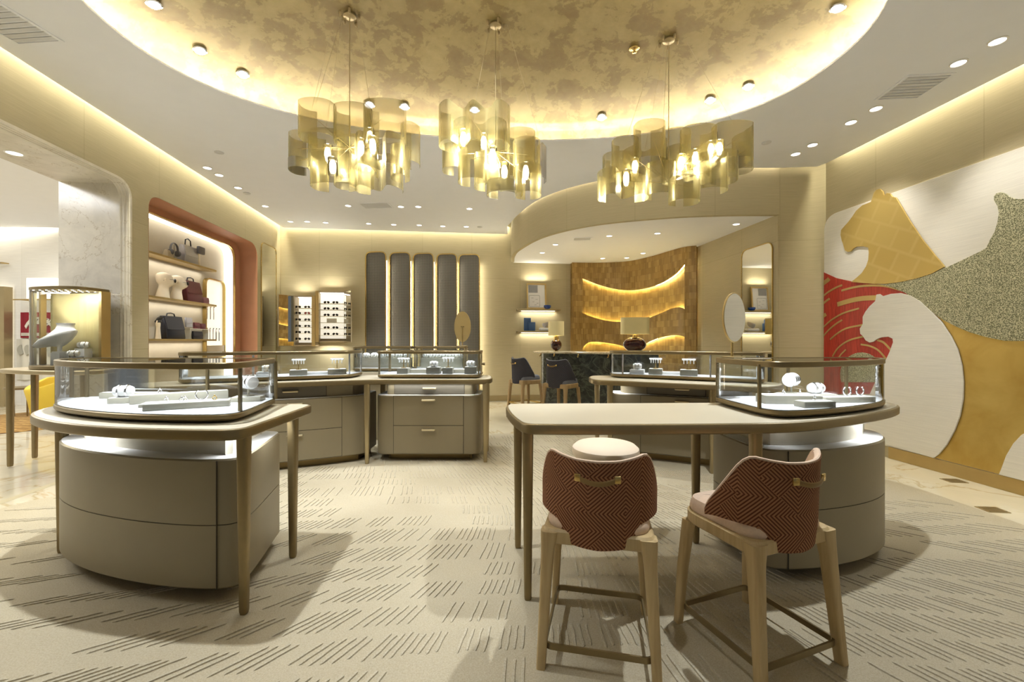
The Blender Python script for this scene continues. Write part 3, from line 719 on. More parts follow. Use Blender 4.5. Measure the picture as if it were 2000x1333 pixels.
dome_l = [(390, 96, 'farthest up of the two dome downlights above the archway'), (474, 143, 'dome downlight between the archway side and the three-ring pendant'), (1637, 12, 'dome downlight nearest the mural at the rim of the gold dome'), (1462, 167, 'dome downlight above the outer end of the longest pendant'),
          (1387, 200, 'dome downlight just above the middle of the longest pendant'), (1175, 230, 'dome downlight between the middle pendant and the longest pendant'), (927, 212, 'dome downlight seen through the top of the middle pendant'), (790, 206, 'dome downlight at the outer top corner of the pendant nearest the archway'), (722, 202, 'dome downlight above the centre of the pendant nearest the archway'), (300, 5, 'tilted gold trimmed dome downlight cut by the top of the photo')]
for px, py, lb in dome_l:
    z = CEIL + .25
    for _ in range(12):
        x, y_ = ceil_xy(px, py, z); z = dome_z(x, y_)
    e = 0.05; n_ = Vector(((dome_z(x + e, y_) - dome_z(x - e, y_)) / (2 * e), (dome_z(x, y_ + e) - dome_z(x, y_ - e)) / (2 * e), -1)).normalized()
    fitting('dome_downlight', lb, 'ceiling light', (x + n_.x * .012, y_ + n_.y * .012, z + n_.z * .012), n_, 0.047, 'cool')
flat_l = [(1948, 79, 'ceiling downlight nearest the viewer above the mural'), (1872, 122, 'second ceiling downlight along the mural, beside the square vent'), (1711, 211, 'third ceiling downlight along the mural, past the square vent'), (1662, 238, 'fourth ceiling downlight along the mural'),
          (1587, 282, 'fifth ceiling downlight along the mural, nearing the corner'), (1554, 300, 'last ceiling downlight of the mural row, by the corner'),
          (405, 327, 'nearest ceiling downlight above the terracotta niche'), (428, 341, 'second ceiling downlight above the terracotta niche'), (465, 366, 'third ceiling downlight along the niche wall'), (518, 402, 'ceiling downlight near the corner of niche wall and back wall'),
          (567, 432, 'first ceiling downlight of the back row, above the eyewear cabinets corner'), (600, 432, 'second ceiling downlight of the back row, above eyewear cabinets'), (636, 434, 'third ceiling downlight of the back row, above the larger eyewear cabinet'),
          (680, 401, 'ceiling downlight beside the grey vent before the striped panels'), (783, 403, 'middle-row ceiling downlight on the far side of the grey vent'), (817, 403, 'middle-row ceiling downlight above the third dark mesh panel'), (917, 407, 'middle-row ceiling downlight above the last dark mesh panel'),
          (720, 436, 'back-row ceiling downlight above the first dark mesh panel'), (769, 438, 'back-row ceiling downlight above the second dark mesh panel'), (819, 439, 'back-row ceiling downlight above the third dark mesh panel'), (865, 441, 'back-row ceiling downlight above the fourth dark mesh panel'), (911, 442, 'back-row ceiling downlight above the fifth dark mesh panel')]
for px, py, lb in flat_l:
    x, y_ = ceil_xy(px, py); fitting('downlight', lb, 'ceiling light', (x, y_, CEIL - .0005), (0, 0, -1), 0.052, 'warm')
for px, py, lb in [(1059, 493, 'alcove downlight nearest the shelf wall'), (1085, 477, 'alcove downlight before the shelf wall, beside the small vent'), (1190, 460, 'alcove downlight nearest the curved edge, over the bar'), (1177, 504, 'rear alcove downlight above the wood wall, leading the row'),
                   (1224, 503, 'rear alcove downlight in the middle of the wood wall'), (1256, 494, 'rear alcove downlight where the wood wall bends forward'), (1284, 455, 'alcove downlight over the bar, toward the wall mirror'), (1438, 437, 'alcove downlight nearest the tall wall mirror')]:
    x, y_ = ceil_xy(px, py, SOFF + .01); fitting('downlight', lb, 'ceiling light', (x, y_, SOFF + .0095), (0, 0, -1), 0.05, 'warm')
for px, py, z, lb in [(28, 298, 3.28, 'downlight set in the marble soffit of the archway')]:
    x, y_ = ceil_xy(px, py, z); fitting('downlight', lb, 'ceiling light', (x, y_, z - .0005), (0, 0, -1), 0.06, 'warm')
def vent(px, py, lb, w_, h_, z=CEIL, rz=-0.09, slats=7):
    x, y_ = ceil_xy(px, py, z); t = thing('ceiling_vent', lb, 'vent', (x, y_, z), rz)
    mb = MB(); o = rrect(w_, h_, .01, 2); mb.prism(o, [(0, -.0005), (0, -.008)], [rrect(w_ - .05, h_ - .05, .005, 2)]); part('frame', mb, 'ceiling_paint', t)
    mb = MB()
    for i in range(slats): mb.box((0, -h_ / 2 + .03 + (h_ - .06) * (i + .5) / slats, -.0045), (w_ - .05, (h_ - .06) / slats * .66, .004))
    part('grille', mb, 'grey_vent', t)
simple('grey_vent', (214, 215, 218), 0.7)
vent(1783, 170, 'square grey ceiling vent beside the mural wall downlights', .42, .42); vent(20, 48, 'pale square ceiling vent near the top corner above the archway', .42, .42)
vent(735, 401, 'grey ceiling vent between the middle-row downlights', .55, .32); vent(1137, 466, 'grey vent in the white alcove ceiling', .34, .22, SOFF + .01)
for px, py, lb in [(428, 297, 'small round ceiling sensor above the niche wall'), (1497, 278, 'round ceiling speaker near the longest pendant'), (482, 377, 'small round ceiling sensor past the niche downlights'), (937, 443, 'small round sensor at the end of the back row')]:
    x, y_ = ceil_xy(px, py); mb = MB(); mb.lathe([(.055, 0), (.055, -.006), (.045, -.010), (.001, -.011)], 20); solid('ceiling_sensor', mb, 'grey_vent', lb, 'sensor', None, (x, y_, CEIL - .0005))
x, y_ = ceil_xy(1239, 72, 4.43); z = dome_z(x, y_); mb = MB(); mb.lathe([(.05, 0), (.05, -.006), (.03, -.012), (.012, -.014), (.012, -.04), (.022, -.042), (.001, -.046)], 20)
solid('sprinkler', mb, 'gold', 'small brass sprinkler in the gold dome above the longest pendant', 'sprinkler', None, (x, y_, z))
# ------------------------------------------------------------------ counters
def chaikin(P, it=3):
    for _ in range(it):
        Q = []
        for i in range(len(P)):
            a, b = P[i], P[(i + 1) % len(P)]
            Q += [(a[0] * .75 + b[0] * .25, a[1] * .75 + b[1] * .25), (a[0] * .25 + b[0] * .75, a[1] * .25 + b[1] * .75)]
        P = Q
    return P
def leg_mb(x, y, z1, r0=0.030, r1=0.020, lean=(0, 0), n=4):
    mb = MB(); rings = []
    for f in (0, .02, .5, 1.0):
        r = r1 + (r0 - r1) * f; r = r - .003 if f == 0 else r
        o = rrect(2 * r, 2 * r, r * .62, n); z = CT + .0006 + f * (z1 - CT - .0006)
        rings.append([(x + p[0] + lean[0] * (1 - f), y + p[1] + lean[1] * (1 - f), z) for p in o])
    return mb.loft(rings)
TT = 0.965      # top of the counter tables
def tabletop(outline, parent, th=0.058):
    mb = MB(); mb.prism(outline, [(0.012, TT - th), (0.001, TT - th + .008), (0, TT - .012), (0.004, TT - .005), (0.014, TT - .002)]); part('edge_band', mb, 'bronze', parent, True)
    mb = MB(); mb.prism(inset(outline, 0.016), [(0, TT - .006), (0, TT - .001), (0.002, TT)]); part('tabletop', mb, 'leather_top', parent, True)
def body(outline, up_outline, parent, z0=.09, z1=.775, zu=.906, front_mid=.43, plinth_in=.16, ucol='cream', plinth_out=None):
    mb = MB(); core = inset(outline, .006); mb.prism(core, [(0, z0 + .01), (0, z1 - .01)], mi=1)
    mb.prism(outline, [(.012, z0), (0, z0 + .012), (0, front_mid - .0025), (.004, front_mid - .0025)]); mb.prism(outline, [(.004, front_mid + .0025), (0, front_mid + .0025), (0, z1 - .008), (.008, z1)])
    part('cabinet_body', mb, ['taupe', 'seam'], parent, True)
    mb = MB(); mb.prism(inset(outline, .009), [(0, z1 - .004), (0, z1 + .0015)]); part('shelf_top', mb, 'pure_white', parent, True)
    mb = MB(); mb.prism(up_outline, [(0, z1), (0, zu)]); part('upper_cabinet', mb, ucol, parent, True)
    mb = MB(); mb.prism(plinth_out or inset(outline, plinth_in), [(0, CT + .0006), (0, z0 + .005)]); part('plinth', mb, 'plinth', parent, True)
def underglow(x, y, sx, sy, rz, p, z=TT - .06):
    area((x, y, z), (0, 0, rz), sx, sy, p, COOL, 150, 'under_top_strip')

# case: glass display box standing on a counter
def case(label, outline, posts, blind=None, z0=TT + .001, zt=1.285, lights=(), name='display_case', post_mat='bronze', top_mat='bronze'):
    n = len(outline); cx_ = sum(p[0] for p in outline) / n; cy_ = sum(p[1] for p in outline) / n
    t = thing(name, label, 'display case', (cx_, cy_, z0))
    mb = MB(); mb.prism(outline, [(.045, z0), (.03, z0 + .006), (.006, z0 + .014), (0, z0 + .022), (0, z0 + .040), (.004, z0 + .044)]); part('base', mb, 'bronze', t, True)
    mb = MB(); mb.prism(inset(outline, .014), [(0, z0 + .042), (0, z0 + .047)]); part('display_bed', mb, 'bed_white', t, True)
    gi = inset(outline, .005); mb = MB(); mb.prism(gi, [(0, z0 + .044), (0, zt - .018)], [inset(gi, .006)]); part('glass_wall', mb, 'glass', t, True)
    mb = MB(); mb.prism(outline, [(.003, zt - .034), (0, zt - .031), (0, zt - .004), (.004, zt)], [inset(outline, .024)]); part('top_frame', mb, top_mat, t, True)
    mb = MB(); mb.prism(inset(outline, .022), [(0, zt - .010), (0, zt - .003)]); part('glass_top', mb, 'glass', t, True)
    for (x, y) in posts:
        mb = MB(); mb.prism([(x + p[0], y + p[1]) for p in rrect(.018, .018, .004, 2)], [(0, z0 + .044), (0, zt - .02)]); part('post', mb, post_mat, t, True)
    for (x, y, sx, sy, rz, p) in lights: area((x, y, zt - .03), (0, 0, rz), sx, sy, p * .20, COOL, 140, 'case_strip')
    return t

simple('pale_gold', (222, 206, 168), 0.35, 0.4)
# --- counter beside the archway
topA = chaikin([(-1.335, 2.12), (-1.33, 2.20), (-1.345, 2.55), (-1.355, 2.82), (-1.37, 2.93), (-1.50, 2.945), (-2.2, 2.99), (-2.9, 3.04), (-3.08, 3.02), (-3.10, 2.84), (-2.93, 2.56), (-2.6, 2.34), (-2.2, 2.18), (-1.8, 2.105), (-1.50, 2.085), (-1.40, 2.085)], 3)
bodA = chaikin([(-1.45, 2.26), (-1.46, 2.40), (-1.565, 2.82), (-1.59, 2.93), (-1.70, 2.955), (-2.2, 2.97), (-2.75, 2.99), (-2.93, 2.97), (-2.95, 2.80), (-2.82, 2.63), (-2.5, 2.44), (-2.1, 2.305), (-1.8, 2.245), (-1.57, 2.225)], 3)
upA = inset(bodA, .11)
t = thing('display_counter', 'taupe display counter with curved front beside the marble archway', 'counter', (-2.2, 2.55, CT))
tabletop(topA, t); body(bodA, upA, t, plinth_out=[(-1.62, 2.42), (-1.70, 2.86), (-2.72, 2.90), (-2.62, 2.66), (-2.2, 2.60)])
for (x, y) in [(-1.365, 2.165), (-1.405, 2.725), (-2.955, 2.79), (-3.02, 2.98)]: part('leg', leg_mb(x, y, TT - .045), 'bronze', t, True)
mb = MB(); mb.box((-1.548, 2.2275, .433), (.004, .006, .675)); part('seam', mb, 'seam', t, True)
underglow(-2.2, 2.50, 1.1, .10, -.12, 4); underglow(-1.46, 2.55, .05, .5, -.15, 1.5)
casA = chaikin([(-1.475, 2.26), (-1.48, 2.40), (-1.57, 2.76), (-1.60, 2.90), (-1.72, 2.925), (-2.2, 2.945), (-2.8, 2.985), (-2.98, 2.97), (-2.99, 2.82), (-2.83, 2.60), (-2.5, 2.41), (-2.1, 2.27), (-1.8, 2.225), (-1.58, 2.22)], 3)
caseA = case('glass jewellery case with curved front on the counter beside the marble archway', casA, [(-1.500, 2.345), (-1.59, 2.86), (-2.10, 2.93), (-2.93, 2.93)], lights=[(-2.2, 2.62, 1.2, .3, -.1, 16)])

# --- desk counter with the two rust stools
topB = chaikin([(0.06, 2.235), (0.02, 2.36), (-0.02, 2.58), (-0.045, 2.82), (-0.03, 2.95), (0.08, 2.97), (0.7, 2.985), (1.5, 3.01), (2.2, 3.06), (2.55, 3.09), (2.68, 3.04), (2.66, 2.90), (2.48, 2.74), (2.25, 2.60), (1.95, 2.44), (1.68, 2.325), (1.45, 2.255), (1.1, 2.23), (0.6, 2.215), (0.16, 2.215)], 3)
bodB = chaikin([(1.415, 2.56), (1.405, 2.75), (1.40, 2.92), (1.42, 3.02), (1.55, 3.03), (2.0, 3.04), (2.38, 3.05), (2.52, 3.02), (2.50, 2.86), (2.36, 2.68), (2.1, 2.53), (1.8, 2.44), (1.6, 2.42), (1.46, 2.44)], 3)
t = thing('display_counter', 'long taupe desk counter with open knee space before two rust stools', 'counter', (1.2, 2.6, CT))
tabletop(topB, t); body(bodB, inset(bodB, .11), t, plinth_out=[(1.62, 2.62), (1.60, 2.95), (2.3, 2.97), (2.2, 2.78), (1.9, 2.62)])
for (x, y) in [(0.085, 2.285), (0.04, 2.855), (1.315, 2.295), (1.265, 2.925)]: part('leg', leg_mb(x, y, TT - .045), 'bronze', t, True)
mb = MB(); mb.box((0.27, 2.62, TT - .068), (.06, .10, .036)); part('socket_box', mb, 'black', t, True)
mb = MB(); mb.tube([(1.395, 2.50, TT - .05), (1.395, 2.50, TT - .085), (1.37, 2.47, TT - .10), (1.34, 2.45, TT - .092)], .008, 8); part('bag_hook', mb, 'black', t, True)
mb = MB(); mb.box((1.575, 2.422, .433), (.004, .006, .675)); part('seam', mb, 'seam', t, True)
underglow(1.95, 2.66, .8, .10, .25, 2.6)
casB = chaikin([(1.425, 2.45), (1.415, 2.60), (1.405, 2.86), (1.41, 2.98), (1.55, 3.0), (2.0, 3.02), (2.42, 3.04), (2.57, 3.02), (2.54, 2.88), (2.36, 2.70), (2.05, 2.53), (1.8, 2.425), (1.6, 2.365), (1.48, 2.36)], 3)
caseB = case('glass jewellery case with rounded end on the long desk counter', casB, [(1.432, 2.46), (1.425, 2.95), (1.95, 3.0), (2.36, 3.0)], lights=[(1.95, 2.72, .8, .3, .2, 11)])

# --- continuous worktop before the niche wall and the striped panels
topCD = chaikin([(-3.5, 3.98), (-3.2, 4.12), (-2.9, 4.27), (-2.56, 4.43), (-2.2, 4.58), (-1.88, 4.70), (-1.5, 4.80), (-0.9, 4.815), (-0.42, 4.815), (-0.27, 4.83), (-0.225, 4.98), (-0.25, 5.30), (-0.30, 5.46), (-0.5, 5.50), (-1.5, 5.52), (-2.2, 5.30), (-3.0, 4.97), (-3.7, 4.62), (-3.85, 4.4), (-3.7, 4.1)], 2)
t = thing('counter_table', 'long leather topped table carrying two cases before the dark mesh panels', 'counter', (-1.6, 5.0, CT)); tabletop(topCD, t)
for (x, y) in [(-0.69, 4.65)]: pass
for (x, y) in [(-1.637, 4.80), (-0.305, 4.87), (-0.315, 5.36), (-1.637, 5.38), (-3.60, 4.13), (-3.74, 4.44)]: part('leg', leg_mb(x, y, TT - .045, .032, .021), 'champagne', t, True)
def handle(x, y, z, nx, ny, parent, w_=.14):
    mb = MB(); tx, ty = -ny, nx
    mb.tube([(x - tx * w_ / 2, y - ty * w_ / 2, z), (x - tx * w_ / 2 + nx * .02, y - ty * w_ / 2 + ny * .02, z), (x + tx * w_ / 2 + nx * .02, y + ty * w_ / 2 + ny * .02, z), (x + tx * w_ / 2, y + ty * w_ / 2, z)], .0105, 8)
    part('handle', mb, 'pale_gold', parent, True)
def drawer_cab(label, front, body_out, up_out, nrm_at, plinth_in=.14, mats='taupe'):
    """front = plan path of the drawer fronts on the body, offset outward; three drawers"""
    n = len(body_out); t = thing('drawer_cabinet', label, 'cabinet', (sum(p[0] for p in body_out) / n, sum(p[1] for p in body_out) / n, CT))
    mb = MB(); mb.prism(body_out, [(.01, .095), (0, .105), (0, .765), (.008, .775)]); part('carcass', mb, 'taupe', t, True)
    mb = MB(); mb.prism(inset(body_out, .008), [(0, .772), (0, .7765)]); part('shelf_top', mb, 'pure_white', t, True)
    mb = MB(); mb.prism(up_out, [(0, .776), (0, TT - .0585)]); part('upper_cabinet', mb, 'taupe', t, True)
    mb = MB(); mb.prism(inset(body_out, plinth_in), [(0, CT + .0006), (0, .098)]); part('plinth', mb, 'plinth', t, True)
    for (path, z0, z1) in front:
        mb = MB(); mb.ribbon(path, z0, z1, -.006)
        d = part('drawer', mb, 'taupe_dark' if z0 > .7 else 'taupe', t, True)
        mb = MB(); gp = off_path(path, -.001); e0 = (Vector(gp[0]) - Vector(gp[1])).normalized() * .005; e1 = (Vector(gp[-1]) - Vector(gp[-2])).normalized() * .005
        gp = [tuple(Vector(gp[0]) + e0)] + gp[1:-1] + [tuple(Vector(gp[-1]) + e1)]; mb.ribbon(gp, z0 - .004, z1 + .004, -.003); part('shadow_gap', mb, 'seam', d, True)
        m_ = len(path) // 2; p = Vector(path[m_]); q = (Vector(path[m_ + 1]) - Vector(path[m_ - 1])).normalized(); nx, ny = q.y, -q.x
        handle(p.x + nx * .006, p.y + ny * .006, z1 - .045 if z0 < .7 else z1 - .05, nx, ny, d)
    return t
def seg(a, b, n=8): return [(a[0] + (b[0] - a[0]) * i / n, a[1] + (b[1] - a[1]) * i / n) for i in range(n + 1)]
# straight cabinet
bd = rounded([(-1.575, 4.885), (-0.355, 4.885), (-0.355, 5.42), (-1.575, 5.42)], .13, 8)
ud = rounded([(-1.46, 4.93), (-0.44, 4.93), (-0.44, 5.38), (-1.46, 5.38)], .06, 5)
drawer_cab('straight taupe drawer cabinet before the dark mesh panels', [(seg((-1.36, 4.885), (-.56, 4.885)), .108, .425), (seg((-1.36, 4.885), (-.56, 4.885)), .431, .765), (seg((-1.36, 4.93), (-.555, 4.93)), .79, TT - .064)], bd, ud, None)
underglow(-.96, 4.89, 1.0, .03, 0, 1.2)
# curved cabinet toward the niche wall
cf = catmull([(-3.45, 4.12), (-2.95, 4.33), (-2.56, 4.50), (-2.2, 4.65), (-1.9, 4.80), (-1.80, 4.86)], 6)
bc = [(p[0], p[1]) for p in cf] + rounded([(-1.80, 4.86), (-1.70, 4.92), (-1.70, 5.36), (-1.85, 5.40)], [0, .10, .05, 0], 5)[1:-1] + [(-2.4, 5.16), (-3.0, 4.90), (-3.6, 4.58)]
uc = [(p[0] - .01, p[1] + .05) for p in cf[:-2]] + rounded([(-1.9, 4.90), (-1.80, 4.97), (-1.80, 5.25), (-1.9, 5.30)], [0, .06, .05, 0], 4) + [(-2.4, 5.08), (-3.0, 4.84), (-3.5, 4.56)]
cs = catmull([(-2.82, 4.385), (-2.56, 4.50), (-2.2, 4.65), (-1.92, 4.79)], 5); csl = catmull([(-3.45, 4.12), (-3.2, 4.225), (-2.86, 4.37)], 4); csu = catmull([(-2.82, 4.435), (-2.57, 4.55), (-2.3, 4.66), (-2.08, 4.755)], 5)
drawer_cab('curved taupe drawer cabinet below the terracotta niche', [(cs, .108, .425), (cs, .431, .765), (csu, .79, TT - .064), (csl, .431, .765), (csl, .108, .425)], bc, uc, None, .10)
# --- curved counter before the bar
topE = chaikin([(0.955, 4.75), (0.90, 4.90), (0.93, 5.20), (1.02, 5.38), (1.3, 5.36), (1.7, 5.22), (2.1, 5.0), (2.5, 4.74), (2.8, 4.5), (2.75, 4.25), (2.45, 4.02), (2.3, 4.09), (1.95, 4.27), (1.63, 4.43), (1.3, 4.58), (1.06, 4.70)], 3)
t = thing('counter_table', 'curved leather topped table carrying one case before the dark marble bar', 'counter', (1.7, 4.7, CT)); tabletop(topE, t)
for (x, y) in [(1.10, 4.77), (1.05, 5.24), (2.097, 4.452), (2.45, 4.13)]: part('leg', leg_mb(x, y, TT - .045, .032, .021), 'champagne', t, True)
ef = catmull([(1.36, 5.0), (1.55, 4.93), (1.85, 4.80), (2.12, 4.66), (2.35, 4.52), (2.6, 4.36)], 6)
be = rounded([(1.5, 5.36), (1.22, 5.36), (1.20, 5.06), (1.36, 5.0)], [0, .06, .10, 0], 5)[1:-1] + ef + [(2.85, 4.6), (2.4, 4.92), (2.0, 5.16), (1.5, 5.36)]
ue = rounded([(1.5, 5.28), (1.34, 5.28), (1.33, 5.10), (1.44, 5.03)], [0, .05, .06, 0], 4)[1:-1] + [(p[0] + .03, p[1] + .05) for p in ef[3:-3]] + [(2.6, 4.6), (2.4, 4.82), (2.0, 5.06), (1.6, 5.24)]
es = catmull([(1.50, 4.95), (1.75, 4.845), (2.0, 4.725), (2.16, 4.635)], 5); er = catmull([(2.19, 4.615), (2.35, 4.52), (2.57, 4.38)], 4); eu = catmull([(1.58, 4.965), (1.8, 4.87), (2.0, 4.775), (2.14, 4.70)], 5)
drawer_cab('curved taupe drawer cabinet before the dark marble bar', [(es, .108, .425), (es, .431, .765), (eu, .79, TT - .064), (er, .431, .765), (er, .108, .425)], be, ue, None, .12)
underglow(1.28, 5.1, .08, .4, 0, .8)

casC = chaikin([(-1.89, 4.93), (-1.865, 5.00), (-1.865, 5.30), (-1.90, 5.38), (-2.3, 5.20), (-3.0, 4.90), (-3.45, 4.65), (-3.5, 4.50), (-3.38, 4.28), (-3.25, 4.26), (-2.9, 4.42), (-2.56, 4.585), (-2.2, 4.74), (-1.98, 4.87)], 2)
caseC = case('curved glass jewellery case in front of the terracotta niche', casC, [(-1.90, 4.965), (-1.885, 5.31), (-2.75, 4.515), (-3.38, 4.35)], lights=[(-2.5, 4.85, 1.2, .2, .42, 10)], post_mat='silver')
casD = rounded([(-1.565, 4.91), (-0.37, 4.91), (-0.37, 5.44), (-1.565, 5.44)], .06, 5)
caseD = case('straight glass jewellery case in front of the dark mesh panels', casD, [(-1.545, 4.95), (-.39, 4.95), (-.39, 5.40), (-1.545, 5.40), (-1.33, 5.42)], lights=[(-.97, 5.15, 1.0, .3, 0, 9)], post_mat='champagne')
casE = chaikin([(1.22, 5.00), (1.19, 5.08), (1.20, 5.25), (1.26, 5.30), (1.6, 5.20), (2.0, 5.02), (2.4, 4.76), (2.68, 4.54), (2.60, 4.34), (2.5, 4.28), (2.13, 4.52), (1.8, 4.72), (1.5, 4.88), (1.30, 4.96)], 2)
caseE = case('curved glass jewellery case in front of the dark marble bar', casE, [(1.295, 4.975), (1.235, 5.24), (2.12, 4.54), (2.5, 4.33)], lights=[(1.9, 4.85, 1.0, .2, -.55, 8)], post_mat='silver')

mb = MB(); mb.tube([(-.368, 5.10, TT + .16), (-.345, 5.10, TT + .16)], .012, 10); mb.tube([(-.345, 5.10, TT + .16), (-.325, 5.10, TT + .16)], .018, 10); part('lock_knob', mb, 'bronze', caseD, True)
# two taller cases on the rear counter
topG = rounded([(-2.35, 5.95), (-0.62, 5.95), (-0.62, 6.5), (-2.35, 6.5)], .08, 5)
t = thing('counter_table', 'rear counter between straight case and dark mesh panels', 'counter', (-1.5, 6.2, 0)); mb = MB(); mb.prism(topG, [(0, TT - .05), (0, TT)]); part('tabletop', mb, 'leather_top', t, True)
mb = MB(); mb.prism(inset(topG, .07), [(0, 0.0), (0, TT - .05)]); part('cabinet_body', mb, 'taupe', t, True)
def rear_case(label, x0, x1):
    return case(label, rounded([(x0, 6.0), (x1, 6.0), (x1, 6.45), (x0, 6.45)], .05, 4), [(x0 + .02, 6.02), (x1 - .02, 6.02), (x1 - .02, 6.43), (x0 + .02, 6.43)], zt=1.325, lights=[((x0 + x1) / 2, 6.2, (x1 - x0) * .8, .25, 0, 6)], post_mat='champagne')
rear1 = rear_case('rear glass case on the niche side, full of white bracelet pillows', -2.26, -1.42); rear2 = rear_case('rear glass case on the bar side, below the gold backed mirror', -1.38, -.66)

# ------------------------------------------------------------------ display pieces inside the cases
def block(label, c, d, rz, group=None, mat='block_grey'):
    t = thing('display_block', label, 'display block', c, rz, group)
    mb = MB(); mb.box((0, 0, d[2] / 2), d, 0, 0, .003); part('base', mb, mat, t)
    mb = MB(); mb.box((0, 0, d[2] + .0008), (d[0] - .012, d[1] - .012, .0016)); part('pad', mb, 'pure_white', t); return t
def ring_mb(rad, r, c=(0, 0, 0), tilt=0.0, n=20, ax='y', gap=0):
    pts = []
    m_ = n if not gap else n + 1
    for i in range(m_):
        a = (2 * PI - gap) * i / n - PI / 2 + gap / 2
        x, z = rad * math.cos(a), rad * math.sin(a)
        p = (x, z * math.sin(tilt), z * math.cos(tilt)) if ax == 'y' else (z * math.sin(tilt), x, z * math.cos(tilt))
        pts.append((c[0] + p[0], c[1] + p[1], c[2] + p[2]))
    return MB().tube(pts, r, 8, closed=not gap)
def bangle(label, c, rz=0, rad=.032, mat='silver', group=None, gap=1.2):
    mb = ring_mb(rad, .0045, (0, 0, rad + .004), 0, 20, 'y', gap); 
    if gap: mb.map(lambda a, b, c_: (a, b, 2 * rad + .008 - c_))
    lo = min(v[2] for v in mb.v); mb.map(lambda a, b, c_: (a, b, c_ - lo))
    return solid('bangle', mb, mat, label, 'bangle', group, c, rz)
def bracelet_stand(label, c, rz):
    t = thing('bracelet_stand', label, 'bracelet', c, rz)
    mb = MB(); mb.box((0, 0, .004), (.05, .05, .008)); mb.tube([(0, 0, .008), (0, 0, .05)], .006, 8); part('foot', mb, 'block_grey', t)
    mb = MB(); mb.lathe([(.001, -.055), (.036, -.055), (.040, -.048), (.040, .048), (.036, .055), (.001, .055)], 24); mb.map(lambda a, b, c_: (c_, a, b + .09)); part('roll', mb, 'pure_white', t)
    for i, o in enumerate((-.032, 0.0, .03)):
        mb = MB(); mb.lathe([(.0405, -.007), (.045, -.004), (.045, .004), (.0405, .007)], 24); mb.map(lambda a, b, c_: (c_ + o, a, b + .09)); part('bracelet', mb, 'silver', t)
    return t
def tray_rings(label, c, rz, mat='silver'):
    mb = ring_mb(.011, .0026, (0, 0, .012)); mb.lathe([(.001, .020), (.006, .024), (.004, .030), (.001, .032)], 10); return solid('finger_ring', mb, mat, label, 'ring', None, c, rz)
def roll(label, c, rz, mat='pure_white', s=1.0):
    t = thing('bracelet_pillow', label, 'bracelet', c, rz)
    mb = MB(); mb.lathe([(.001, -.05), (.026, -.048), (.034, -.03), (.036, 0), (.034, .03), (.026, .048), (.001, .05)], 20); mb.map(lambda a, b, c_: (c_ * s, a * s, (b + .036) * s)); part('pillow', mb, mat, t)
    for o in (-.02, .02):
        mb = MB(); mb.lathe([(.036, -.006), (.041, -.003), (.041, .003), (.036, .006)], 20); mb.map(lambda a, b, c_: ((c_ + o) * s, a * s, (b + .036) * s)); part('bracelet', mb, 'silver', t)
    return t
BED = TT + .0486
block('small grey block with bracelet, nearest the archway end of the archway case', (-2.43, 2.66, BED), (.13, .09, .035), .35)
block('long raised grey block crossing the middle of the archway case', (-2.13, 2.74, BED), (.50, .07, .055), .62)
block('low wide tray block between two long blocks in the archway case', (-2.03, 2.58, BED), (.34, .13, .018), .45)
block('long white topped block nearest the curved glass of the archway case', (-1.87, 2.46, BED), (.40, .085, .035), .50)
block('square block under the bracelet stand in the archway case', (-1.70, 2.74, BED), (.17, .11, .03), .25)
block('long low block along the back glass of the archway case', (-2.55, 2.87, BED), (.42, .07, .04), -.02)
roll('bracelet pillow on the small grey block in the archway case', (-2.43, 2.66, BED + .0366), .35)
bracelet_stand('upright roll of white bracelets on the square block in the archway case', (-1.70, 2.74, BED + .0316), -.5)
bangle('open silver bangle standing on the low tray in the archway case', (-1.92, 2.63, BED + .0196), .3)
tray_rings('first ring on the low tray in the archway case', (-2.09, 2.57, BED + .0196), 0); tray_rings('second ring on the low tray beside the open bangle', (-2.00, 2.60, BED + .0196), .6)
tray_rings('ring on the long block nearest the curved glass', (-1.90, 2.445, BED + .0366), .4); tray_rings('gold ring at the far end of the long block by the curved glass', (-1.76, 2.515, BED + .0366), .2, 'gold')
tray_rings('single ring on the raised middle block of the archway case', (-2.22, 2.68, BED + .0566), .2)
block('large stepped block in the middle of the desk case', (1.73, 2.66, BED), (.34, .12, .05), -.06)
block('small front block holding one ring in the desk case', (1.78, 2.50, BED), (.20, .085, .034), .12)
block('long block with two open bangles in the desk case', (2.12, 2.70, BED), (.34, .08, .034), .10)
block('square block under the upright bracelet roll in the desk case', (1.84, 2.80, BED), (.15, .12, .04), .1)
block('flat block near the back glass of the desk case', (2.06, 2.88, BED), (.22, .10, .03), 0)
bracelet_stand('upright roll of white bracelets in the desk case', (1.84, 2.80, BED + .0416), .7)
bangle('open bangle at the outer end of the long block in the desk case', (2.22, 2.71, BED + .0356), .2, .028); bangle('open bangle at the inner end of the long block in the desk case', (2.13, 2.70, BED + .0356), .2, .028)
tray_rings('single ring on the small front block of the desk case', (1.78, 2.50, BED + .0356), .3)
roll('white bracelet pillow on the flat block near the back glass of the desk case', (2.06, 2.88, BED + .0316), .1)
tray_rings('first ring on the stepped block of the desk case', (1.70, 2.66, BED + .0516), .3); tray_rings('second ring on the stepped block of the desk case', (1.80, 2.655, BED + .0516), .8)
def rack(label, c, rz, n=4):
    t = thing('bracelet_rack', label, 'bracelet rack', c, rz); mb = MB(); mb.tube([(0, 0, 0), (0, 0, .11)], .006, 8); mb.lathe([(.03, 0), (.03, .006), (.001, .008)], 16); part('stem', mb, 'gold', t)
    mb = MB(); mb.tube([(-.07, 0, .11), (.07, 0, .11)], .011, 10); part('bar', mb, 'pure_white', t)
    for i in range(n):
        mb = ring_mb(.026, .0045, (-.052 + .104 * i / max(1, n - 1), 0, .092), 0, 16, 'x'); part('bracelet', mb, 'pure_white', t)
    return t
